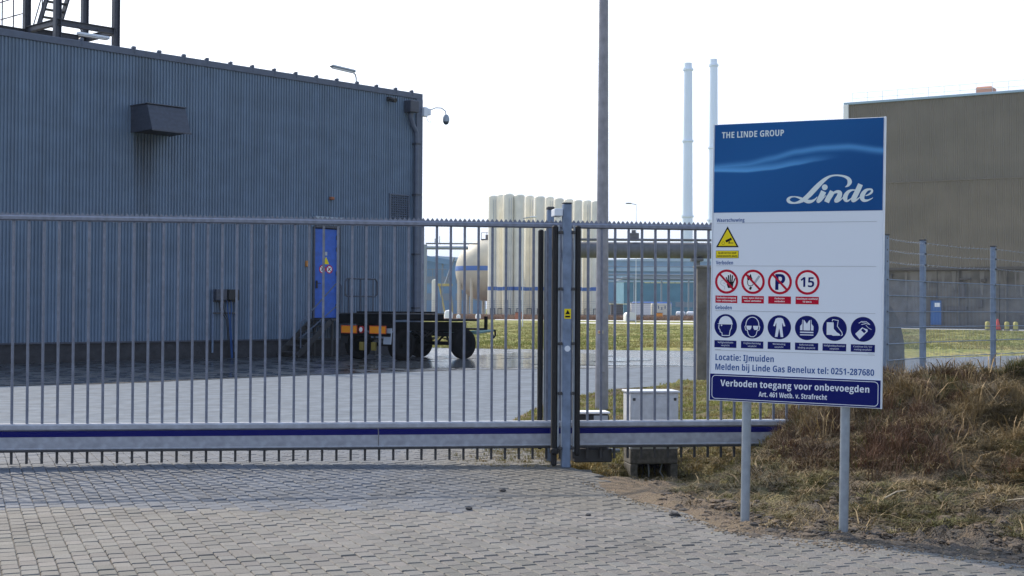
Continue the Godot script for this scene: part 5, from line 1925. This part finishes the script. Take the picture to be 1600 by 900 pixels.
func bunker_and_pole() -> void:
	# the round-shouldered brown wall behind the sign
	var r := thing("round_shouldered_wall", "weathered brown wall with a rounded shoulder behind the sign", "wall", Vector3(3.95, 0, -30))
	var o := [Vector2(0, -0.1), Vector2(0, 2.5), Vector2(2.7, 2.5)]
	o.append_array(arc(Vector2(2.7, 0.7), 1.72, 1.8, 82, 6, 14))
	o.append(Vector2(4.42, 0.5))
	o.append(Vector2(4.40, -0.1))
	var st := nb()
	prism(st, PackedVector2Array(o), -0.5, 0.0)
	obj("slab", st, M.bunker, r)
	st = nb()
	box(st, Vector3(1.4, 2.52, -0.25), Vector3(2.86, 0.05, 0.56), 0.01)
	obj("coping", st, M.concrete, r)
	for x in [0.9, 1.9, 2.9]:
		st = nb()
		box(st, Vector3(x, 1.2, 0.006), Vector3(0.03, 2.3, 0.012))
		obj("joint_cover", st, M.grime, r)
	# lighting column
	r = thing("lighting_column", "tall tapering grey lighting column behind the gate", "lamp post", Vector3(1.42, 0, -22.15))
	st = nb()
	tube(st, Vector3(0, -0.1, 0), Vector3(0, 1.6, 0), 0.105, 0.098, 28)
	tube(st, Vector3(0, 1.6, 0), Vector3(0, 10.5, 0), 0.098, 0.05, 28)
	obj("shaft", st, M.pole_paint, r)
	st = nb()
	box(st, Vector3(0, 0.85, 0.095), Vector3(0.09, 0.5, 0.03), 0.008)
	obj("service_door", st, M.pole_paint, r)
	st = nb()
	box(st, Vector3(-0.03, 1.24, 0.101), Vector3(0.085, 0.05, 0.004))
	var lb := obj("label", st, mat("label_cream", 0.6, 0.5, 0.3, 0.5), r)
	st = nb()
	box(st, Vector3(-0.03, 1.24, 0.1035), Vector3(0.06, 0.018, 0.002))
	obj("label_print", st, M.ink_red, lb)
	st = nb()
	tube(st, Vector3(0, 10.4, 0), Vector3(-0.9, 10.7, 0.2), 0.04, 0.035, 12)
	obj("arm", st, M.pole_paint, r)
	st = nb()
	box(st, Vector3(-1.2, 10.74, 0.26), Vector3(0.75, 0.14, 0.3), 0.05)
	obj("lamp_head", st, M.sign_white, r)

# ------------------------------------------------------------------ the flat trailer
func trailer() -> void:
	var r := thing("flat_trailer", "dark four-wheeled flat trailer with orange rear marker boards", "trailer", Vector3(-4.07, 0, -43.45), deg_to_rad(46.55))
	var st: SurfaceTool
	for x in [0.0, 2.62]:
		for s in [-1, 1]:
			var w := Node3D.new()
			put(w, "wheel", r)
			w.position = Vector3(x, 0.47, s * 1.0)
			var bs := Basis(Vector3.RIGHT, PI / 2)
			st = nb()
			lathe(st, [Vector2(0.27, -0.13), Vector2(0.33, -0.145), Vector2(0.43, -0.14), Vector2(0.465, -0.11), Vector2(0.475, -0.05), Vector2(0.475, 0.05), Vector2(0.465, 0.11), Vector2(0.43, 0.14), Vector2(0.33, 0.145), Vector2(0.27, 0.13)], 40, Vector3.ZERO, bs)
			obj("tyre", st, M.tyre, w)
			st = nb()
			lathe(st, [Vector2(0.275, -0.12), Vector2(0.2, -0.06), Vector2(0.0, -0.05)], 28, Vector3.ZERO, bs)
			lathe(st, [Vector2(0.0, 0.05), Vector2(0.2, 0.06), Vector2(0.275, 0.12)], 28, Vector3.ZERO, bs)
			tube(st, Vector3(0, 0, -0.12), Vector3(0, 0, 0.12), 0.08, 0.08, 14)
			obj("rim", st, M.trailer_dark, w)
		st = nb()
		tube(st, Vector3(x, 0.47, -0.95), Vector3(x, 0.47, 0.95), 0.06, 0.06, 12)
		obj("axle", st, M.trailer_dark, r)
		for s in [-1, 1]:
			st = nb()
			for k in 4: box(st, Vector3(x, 0.57 + k * 0.025, s * 0.62), Vector3(1.1 - 0.2 * (3 - k), 0.02, 0.08), 0.003)
			obj("leaf_spring", st, M.trailer_dark, r)
	for s in [-1, 1]:
		st = nb()
		ibeam(st, Vector3(-0.52, 1.02, s * 0.45), Vector3(3.3, 1.02, s * 0.45), 0.26)
		obj("chassis_rail", st, M.trailer_dark, r)
		st = nb()
		box(st, Vector3(0.5, 1.33, s * 1.2), Vector3(2.1, 0.15, 0.08), 0.008)
		obj("side_rail", st, M.trailer_dark, r)
	for k in 6:
		st = nb()
		box(st, Vector3(-0.5 + k * 0.4, 1.3, 0), Vector3(0.08, 0.14, 2.3), 0.006)
		obj("cross_member", st, M.trailer_dark, r)
	st = nb()
	box(st, Vector3(0.5, 1.425, 0), Vector3(2.16, 0.03, 2.46), 0.006)
	obj("deck", st, M.dark_metal, r)
	for k in 5:
		st = nb()
		box(st, Vector3(-0.35 + k * 0.42, 1.46, 0.2), Vector3(0.18, 0.05, 1.6), 0.01)
		obj("deck_bar", st, M.trailer_dark, r)
	# rear end with marker boards
	st = nb()
	box(st, Vector3(-0.56, 1.25, 0), Vector3(0.08, 0.3, 2.5), 0.01)
	obj("rear_beam", st, M.trailer_dark, r)
	for z in [-0.72, 0.62]:
		st = nb()
		box(st, Vector3(-0.62, 0.93, z), Vector3(0.02, 0.24, 0.74), 0.004)
		var mk := obj("marker_board", st, M.orange_marker, r)
		st = nb()
		for s in [-1, 1]:
			box(st, Vector3(-0.625, 0.93 + s * 0.11, z), Vector3(0.022, 0.022, 0.75), 0.002)
			box(st, Vector3(-0.625, 0.93, z + s * 0.365), Vector3(0.0215, 0.2, 0.022), 0.002)
		obj("marker_border", st, mat("marker_red", 0.65, 0.10, 0.03, 0.4), mk)
	st = nb()
	tube(st, Vector3(-0.60, 0.93, -0.12), Vector3(-0.66, 0.93, -0.12), 0.11, 0.11, 20)
	var rl := obj("rear_lamp", st, mat("lamp_red", 0.4, 0.03, 0.03, 0.3), r)
	st = nb()
	tube(st, Vector3(-0.66, 0.93, -0.12), Vector3(-0.67, 0.93, -0.12), 0.075, 0.07, 20)
	obj("lamp_glass", st, M.white, rl)
	st = nb()
	box(st, Vector3(-0.58, 0.78, 0), Vector3(0.05, 0.1, 2.3), 0.006)
	obj("lamp_bar", st, M.trailer_dark, r)
	for s in [-1, 1]:
		st = nb()
		prism(st, PackedVector2Array([Vector2(-0.60, 0.5), Vector2(-0.55, 0.98), Vector2(-0.52, 0.98), Vector2(-0.56, 0.5)]), s * 1.0 - 0.16, s * 1.0 + 0.16)
		obj("mud_flap", st, mat("flap_grey", 0.3, 0.34, 0.4, 0.5) if s > 0 else M.black, r)
	for z in [-0.25, 0.3]:
		st = nb()
		box(st, Vector3(-0.5, 0.42, z), Vector3(0.1, 0.26, 0.18), 0.02)
		obj("wheel_chock", st, mat("chock_yellow", 0.22, 0.17, 0.03, 0.7), r)
	# turntable, front frame, stake and drawbar
	st = nb()
	lathe(st, [Vector2(0.5, 0.83), Vector2(0.52, 0.83), Vector2(0.52, 0.93), Vector2(0.5, 0.93)], 28, Vector3(2.62, 0, 0))
	obj("turntable", st, M.trailer_dark, r)
	for s in [-1, 1]:
		st = nb()
		box(st, Vector3(2.6, 0.76, s * 0.55), Vector3(1.5, 0.12, 0.1), 0.008)
		obj("bogie_rail", st, M.trailer_dark, r)
		st = nb()
		tube(st, Vector3(1.9, 0.5, s * 0.55), Vector3(2.3, 0.8, s * 0.55), 0.035, 0.035, 8)
		tube(st, Vector3(2.3, 0.8, s * 0.55), Vector3(2.45, 0.48, s * 0.55), 0.03, 0.03, 8)
		obj("brace", st, M.trailer_dark, r)
	st = nb()
	box(st, Vector3(2.7, 1.22, 0), Vector3(1.3, 0.07, 1.9), 0.01)
	obj("front_plate", st, M.trailer_dark, r)
	st = nb()
	box(st, Vector3(3.55, 0.93, 0.2), Vector3(0.55, 0.06, 1.4), 0.008)
	box(st, Vector3(3.8, 1.13, 0.85), Vector3(0.08, 0.42, 0.1), 0.008)
	obj("front_stake", st, M.trailer_dark, r)
	st = nb()
	for s in [-1, 1]: pipe(st, [Vector3(3.2, 0.78, s * 0.5), Vector3(3.9, 0.80, s * 0.38), Vector3(5.0, 0.86, 0)], 0.04, 10)
	obj("drawbar", st, M.trailer_teal, r)
	st = nb()
	pipe(st, [Vector3(4.95, 0.86, 0), Vector3(5.1, 0.87, 0), Vector3(5.12, 0.7, 0), Vector3(5.04, 0.62, 0), Vector3(4.98, 0.72, 0)], 0.03, 8)
	obj("coupling_eye", st, M.trailer_dark, r)
	for k in 3:
		st = nb()
		pipe(st, [Vector3(1.4, 0.95, 0.3 - 0.2 * k), Vector3(1.8, 0.75 - 0.05 * k, 0.4 - 0.2 * k), Vector3(2.2, 0.9, 0.35 - 0.2 * k)], 0.018, 6)
		obj("air_hose", st, M.black, r)

# ------------------------------------------------------------------ dry grass, brush, lawn blades
func tuft(n: int, h: float, spread: float, lean: float, w: float) -> ArrayMesh:
	var st := nb()
	for i in n:
		var a := rng.randf() * TAU
		var p := Vector3(cos(a), 0, sin(a)) * spread * sqrt(rng.randf())
		var b := rng.randf() * TAU
		var l := Vector3(cos(b), 0, sin(b)) * lean * rng.randf_range(0.3, 1.0)
		var hh := h * rng.randf_range(0.5, 1.0)
		var s := Vector3(-sin(b), 0, cos(b)).rotated(Vector3.UP, rng.randf_range(-1, 1)) * w / 2
		var m := p + l * 0.35 * hh + Vector3(0, hh * 0.6, 0)
		var t := p + l * hh + Vector3(0, hh * (1.0 - 0.3 * l.length()), 0)
		quad(st, p - s, m - s * 0.7, m + s * 0.7, p + s)
		tri(st, m - s * 0.7, t, m + s * 0.7)
	return st.commit()

func scatter(called: String, label: String, shape: Mesh, where: Array, m: Material, parent: Node = self) -> void:
	var mm := MultiMesh.new()
	mm.transform_format = MultiMesh.TRANSFORM_3D
	mm.use_colors = true
	mm.mesh = shape
	mm.instance_count = where.size()
	for i in where.size():
		var q: Array = where[i]
		mm.set_instance_transform(i, Transform3D(Basis(Vector3.UP, rng.randf() * TAU).scaled(Vector3(q[1], q[2], q[1])), q[0]))
		mm.set_instance_color(i, q[3])
	var o := MultiMeshInstance3D.new()
	o.multimesh = mm
	o.material_override = m
	put(o, called, parent)
	tag(o, label, "", "", "stuff")

func vegetation() -> void:
	var blade := vcol("grass_blade", 0.8, 0.35)
	var straw := Color(0.30, 0.22, 0.11)
	var olive := Color(0.15, 0.145, 0.04)
	var brown := Color(0.145, 0.085, 0.05)
	var dark := Color(0.085, 0.06, 0.035)
	# the bank: thatch lying flat, and clumps of grass each with its own colour and size
	var green := Color(0.075, 0.085, 0.022)
	var gold := Color(0.36, 0.26, 0.12)
	var rust := Color(0.17, 0.085, 0.05)
	var thatch := tuft(18, 0.10, 0.10, 2.4, 0.006)
	var t1 := tuft(22, 0.20, 0.045, 1.1, 0.0055)
	var t2 := tuft(20, 0.24, 0.06, 0.7, 0.005)
	var w0 := []
	var w1 := []
	var w2 := []
	var grown := func(x: float, z: float) -> float:
		var d := beyond_edge(x, z)
		var patch := fnl.get_noise_2d(x * 14 + 7, z * 14)
		var dens := smoothstep(0.14, 0.30, land_h(x, z) + patch * 0.18)
		if x < 3.0: dens = maxf(dens, smoothstep(0.5, 1.0, d + patch * 0.8) * smoothstep(0.75, 1.2, x))
		else: dens = maxf(dens, smoothstep(0.7, 1.15, d + patch * 0.8))
		return 0.0 if d < 0.25 else dens
	for i in 7000:
		var x := rng.randf_range(0.9, 8.5)
		var z := rng.randf_range(-18.0, -8.2)
		if absf(x - 1.62) < 0.55 and absf(z + 14.6) < 0.6: continue
		if rng.randf() > grown.call(x, z): continue
		var c := straw.lerp(dark, clampf(0.35 + fnl.get_noise_2d(x * 16 + 500, z * 16) * 2.0, 0, 1))
		w0.append([Vector3(x, land_h(x, z) - 0.01, z), rng.randf_range(0.7, 1.6), rng.randf_range(0.5, 1.2), c * rng.randf_range(0.6, 1.05)])
	for k in 760:
		var cx := rng.randf_range(0.9, 8.3)
		var cz := rng.randf_range(-17.0, -8.4)
		if rng.randf() > grown.call(cx, cz): continue
		var h0 := land_h(cx, cz)
		var heath := exp(-pow((cx - 3.1) / 0.85, 2)) * smoothstep(0.1, 0.32, h0)
		var high := smoothstep(0.55, 0.85, h0)
		var pick := rng.randf()
		var col := green
		if pick < heath * 0.6: col = rust.lerp(brown, rng.randf())
		elif pick < heath * 0.6 + 0.18 + 0.34 * high: col = gold.lerp(straw, rng.randf())
		elif fnl.get_noise_2d(cx * 9 + 60, cz * 9) > -0.16: col = olive.lerp(green, rng.randf())
		else: col = brown.lerp(olive, rng.randf() * 0.8)
		if h0 < 0.2: col = olive.lerp(straw, rng.randf() * 0.5)
		var R := rng.randf_range(0.10, 0.34) * (0.65 if h0 < 0.2 else 1.0)
		var tall := rng.randf_range(0.45, 1.25) * (0.5 if h0 < 0.25 else 1.0)
		for m in int(26 * R / 0.2):
			var a := rng.randf() * TAU
			var rr := R * sqrt(rng.randf())
			var x := cx + cos(a) * rr
			var z := cz + sin(a) * rr
			if beyond_edge(x, z) < 0.25 or (absf(x - 1.62) < 0.45 and absf(z + 14.6) < 0.55): continue
			var e := 1.0 - 0.65 * pow(rr / R, 2)
			var row := [Vector3(x, land_h(x, z) - 0.015, z), rng.randf_range(0.7, 1.3), tall * e * rng.randf_range(0.7, 1.2), col * rng.randf_range(0.42, 1.0)]
			if col == green or heath < 0.4: w1.append(row)
			else: w2.append(row)
	scatter("grass_thatch", "dead grass lying flat on the bank", thatch, w0, blade)
	scatter("dry_grass", "straw, olive and green grass clumps on the bank", t1, w1, blade)
	# brown brush on the shoulder of the bank behind the sign
	for i in 1700:
		var x := rng.randf_range(2.2, 4.6)
		var z := rng.randf_range(-14.6, -11.6)
		var h := land_h(x, z)
		var dens := smoothstep(0.12, 0.35, h) * exp(-pow((x - 3.1) / 0.65, 2)) * smoothstep(-0.25, 0.15, fnl.get_noise_2d(x * 12 + 70, z * 12) + 0.08)
		if rng.randf() > dens: continue
		w2.append([Vector3(x, h - 0.03, z), rng.randf_range(0.7, 1.3), rng.randf_range(0.5, 1.35), rust.lerp(brown, rng.randf()).lerp(dark, rng.randf() * 0.8) * 0.75])
	var t8 := tuft(7, 0.34, 0.10, 1.0, 0.012)
	var w8 := []
	for i in 900:
		var x := rng.randf_range(1.2, 8.3)
		var z := rng.randf_range(-16.5, -8.4)
		if rng.randf() > grown.call(x, z) or (absf(x - 1.62) < 0.7 and z < -13.8): continue
		w8.append([Vector3(x, land_h(x, z) - 0.02, z), rng.randf_range(0.6, 1.5), rng.randf_range(0.3, 1.0) * (0.5 if land_h(x, z) < 0.25 else 1.0), gold.lerp(straw, rng.randf()).lerp(brown, 0.6 * rng.randf()) * rng.randf_range(0.6, 1.05)])
	scatter("broken_stems", "bent and broken straw stems on the bank", t8, w8, blade)
	scatter("brushwood", "dark brown dry brush on the shoulder of the bank", t2, w2, blade)
	# tall seed heads along the crest
	var t3 := tuft(7, 0.34, 0.14, 0.35, 0.0045)
	var w3 := []
	for i in 420:
		var x := rng.randf_range(2.9, 8.5)
		var z := rng.randf_range(-16.0, -12.9)
		w3.append([Vector3(x, land_h(x, z) - 0.03, z), rng.randf_range(0.7, 1.3), rng.randf_range(0.5, 1.15), brown.lerp(straw, rng.randf_range(0.2, 1.0))])
	scatter("tall_dry_grass", "thin dry seed stems along the crest of the bank", t3, w3, blade)
	# short lawn between the gate and the road
	var t4 := tuft(16, 0.07, 0.07, 0.6, 0.007)
	var w4 := []
	for i in 15000:
		var z := -14.7 - pow(rng.randf(), 1.4) * 22.0
		var x := rng.randf_range(0.0, -z * 0.36 + 0.5)
		if beyond_edge(x, z) < 0.1: continue
		if absf(x - 1.62) < 0.5 and absf(z + 14.75) < 0.5: continue
		if z < -28 and x < (-28.4 - z) * 0.9 + 2.2: continue
		var g := fnl.get_noise_2d(x * 6 + 20, z * 6)
		var h := land_h(x, z) if z > -27.5 and x < 12.7 else -0.03
		var c := Color(0.23, 0.23, 0.04).lerp(Color(0.28, 0.21, 0.08), clampf(0.35 + g * 1.6, 0, 1))
		w4.append([Vector3(x, h - 0.01, z), rng.randf_range(0.8, 1.7), rng.randf_range(0.6, 1.3), c * rng.randf_range(0.8, 1.2)])
	scatter("short_grass", "short yellow-green grass between the gate and the road", t4, w4, blade)
	# lawn beyond the road: coarse tufts that break up the sheet
	var t5 := tuft(20, 0.13, 0.3, 0.8, 0.02)
	var w5 := []
	for i in 9000:
		var z := -56.5 - pow(rng.randf(), 1.3) * 130.0
		var x := rng.randf_range(z * 0.12, -z * 0.37)
		if x > 5 and z > -60: continue
		if z < -95 and x > 24 + (-139 - z) * -0.9 - 4: continue
		var g := fnl.get_noise_2d(x * 1.5 + 20, z * 0.7)
		var c := Color(0.205, 0.22, 0.045).lerp(Color(0.30, 0.25, 0.085), clampf(0.35 + g * 1.6, 0, 1))
		w5.append([Vector3(x, -0.04, z), rng.randf_range(0.8, 1.6), rng.randf_range(0.5, 1.2), c])
	scatter("lawn_grass", "yellow-green lawn beyond the road", t5, w5, blade)
	# reddish scrub in front of the tanks
	var t6 := tuft(24, 0.95, 0.5, 0.7, 0.04)
	var w6 := []
	for i in 5200:
		var z := rng.randf_range(-232, -207)
		var x := rng.randf_range(-24, 40)
		var c := Color(0.21, 0.10, 0.065).lerp(Color(0.26, 0.17, 0.10), rng.randf())
		w6.append([Vector3(x, -0.05, z), rng.randf_range(0.7, 1.4), rng.randf_range(0.5, 1.1), c])
	scatter("red_scrub", "reddish brown scrub in front of the gas tanks", t6, w6, blade)
	# weeds in the joints near the gate post
	var w7 := []
	for i in 420:
		var x := rng.randf_range(-0.9, 0.7)
		var z := rng.randf_range(-16.2, -14.2)
		if beyond_edge(x, z) > 0.1 or rng.randf() > smoothstep(-0.9, 0.4, x): continue
		w7.append([Vector3(x, 0, z), rng.randf_range(0.5, 1.1), rng.randf_range(0.3, 0.8), olive.lerp(straw, rng.randf())])
	scatter("joint_weeds", "weeds in the paving joints behind the gate post", t4, w7, blade)

func lump(sd: int, squash: float) -> ArrayMesh:
	var st := nb()
	st.set_smooth_group(-1)
	var n := 9
	var rows := 6
	var pt := func(i: int, j: int) -> Vector3:
		var t := -PI / 2 + PI * j / rows
		var a := TAU * (i % n) / n
		var v := Vector3(cos(t) * cos(a), sin(t), cos(t) * sin(a))
		var k := 1.0 + 0.55 * fnl.get_noise_3d(v.x * 9 + sd * 31, v.y * 9, v.z * 9)
		return Vector3(v.x, v.y * squash, v.z) * k * 0.5
	for j in rows:
		for i in n:
			quad(st, pt.call(i, j), pt.call(i, j + 1), pt.call(i + 1, j + 1), pt.call(i + 1, j))
	return st.commit()

func debris() -> void:
	# clods of dug soil round the sign posts
	var soilm := vcol("clod", 0.95)
	for v in 3:
		var w := []
		for i in 2600:
			var x := rng.randf_range(1.2, 6.5)
			var zb := edge_z(x)
			var z := zb + 0.08 - pow(rng.randf(), 1.3) * 2.0
			var k := smoothstep(1.2, 2.2, x)
			if rng.randf() > 0.25 + 0.75 * k: continue
			if fnl.get_noise_2d(x * 14, z * 14 + 50) < -0.05 and rng.randf() < 0.75: continue
			var s := 0.010 + 0.06 * pow(rng.randf(), 5)
			var c := Color(0.05, 0.045, 0.042).lerp(Color(0.15, 0.11, 0.075), pow(rng.randf(), 1.3))
			w.append([Vector3(x, maxf(land_h(x, z), 0.0) - s * 0.12, z), s * rng.randf_range(0.8, 1.6), s, c])
		scatter("soil_clods", "dark lumps of dug soil round the sign posts", lump(v, 0.65), w, soilm)
	# loose sand and crumbs over the edge of the paving
	var w2 := []
	for i in 1500:
		var x := rng.randf_range(0.5, 5.5)
		var z := edge_z(x) + rng.randf_range(-0.3, 0.5) * rng.randf()
		var s := rng.randf_range(0.006, 0.022)
		w2.append([Vector3(x, maxf(land_h(x, z), 0.0) + 0.002, z), s, s, Color(0.12, 0.10, 0.08).lerp(Color(0.30, 0.23, 0.15), rng.randf())])
	scatter("loose_crumbs", "loose soil crumbs along the edge of the paving", lump(5, 0.6), w2, soilm)
	# single stones and clods on the paving
	var stones := [[-0.33, -11.21, 0.038, "dark stone on the paving right of the middle of the drive"], [-0.07, -12.32, 0.04, "small dark stone on the paving in front of the gate"], [0.60, -10.9, 0.03, "long dark clod on the paving left of the sign"], [1.27, -10.92, 0.06, "dark clod at the sandy edge left of the sign"]]
	for q in stones:
		var o := obj("stone", lump(int(q[2] * 1000), 0.7), mat("stone_dark", 0.05, 0.048, 0.05, 0.9), self, Vector3(q[0], road_h(q[0], q[1]) + q[2] * 0.25, q[1]))
		o.scale = Vector3(q[2] * 1.5, q[2], q[2])
		tag(o, q[3], "stone", "loose stones on the drive")
	var o := obj("pale_rock", lump(77, 0.7), mat("rock_pale", 0.42, 0.44, 0.46, 0.8, 0.0, 6.0, 0.6), self, Vector3(1.38, land_h(1.38, -14.4) + 0.03, -14.4))
	o.scale = Vector3(0.19, 0.13, 0.14)
	tag(o, "pale grey rock lying under the control cabinet", "rock")
	# twigs
	for q in [[4.35, -11.0, 0.5, 0.3], [3.9, -10.6, 0.35, -0.2], [5.0, -11.9, 0.6, 0.15], [3.0, -11.0, 0.4, 0.9]]:
		var st := nb()
		var a := Vector3(-q[2] / 2, 0, 0).rotated(Vector3.UP, q[3])
		pipe(st, [a, Vector3(0, 0.03, 0.02), -a + Vector3(0, 0.02, 0)], 0.006, 6)
		var tw := obj("twig", st, mat("twig_pale", 0.40, 0.33, 0.23, 0.9), self, Vector3(q[0], land_h(q[0], q[1]) + 0.05, q[1]))
		tag(tw, ["pale twig lying highest on the grassy bank", "short pale twig on the bank right of the sign", "longest pale twig at the right of the bank", "slanting pale twig on the bank between the sign posts"][[4.35, 3.9, 5.0, 3.0].find(q[0])], "twig", "twigs on the bank")
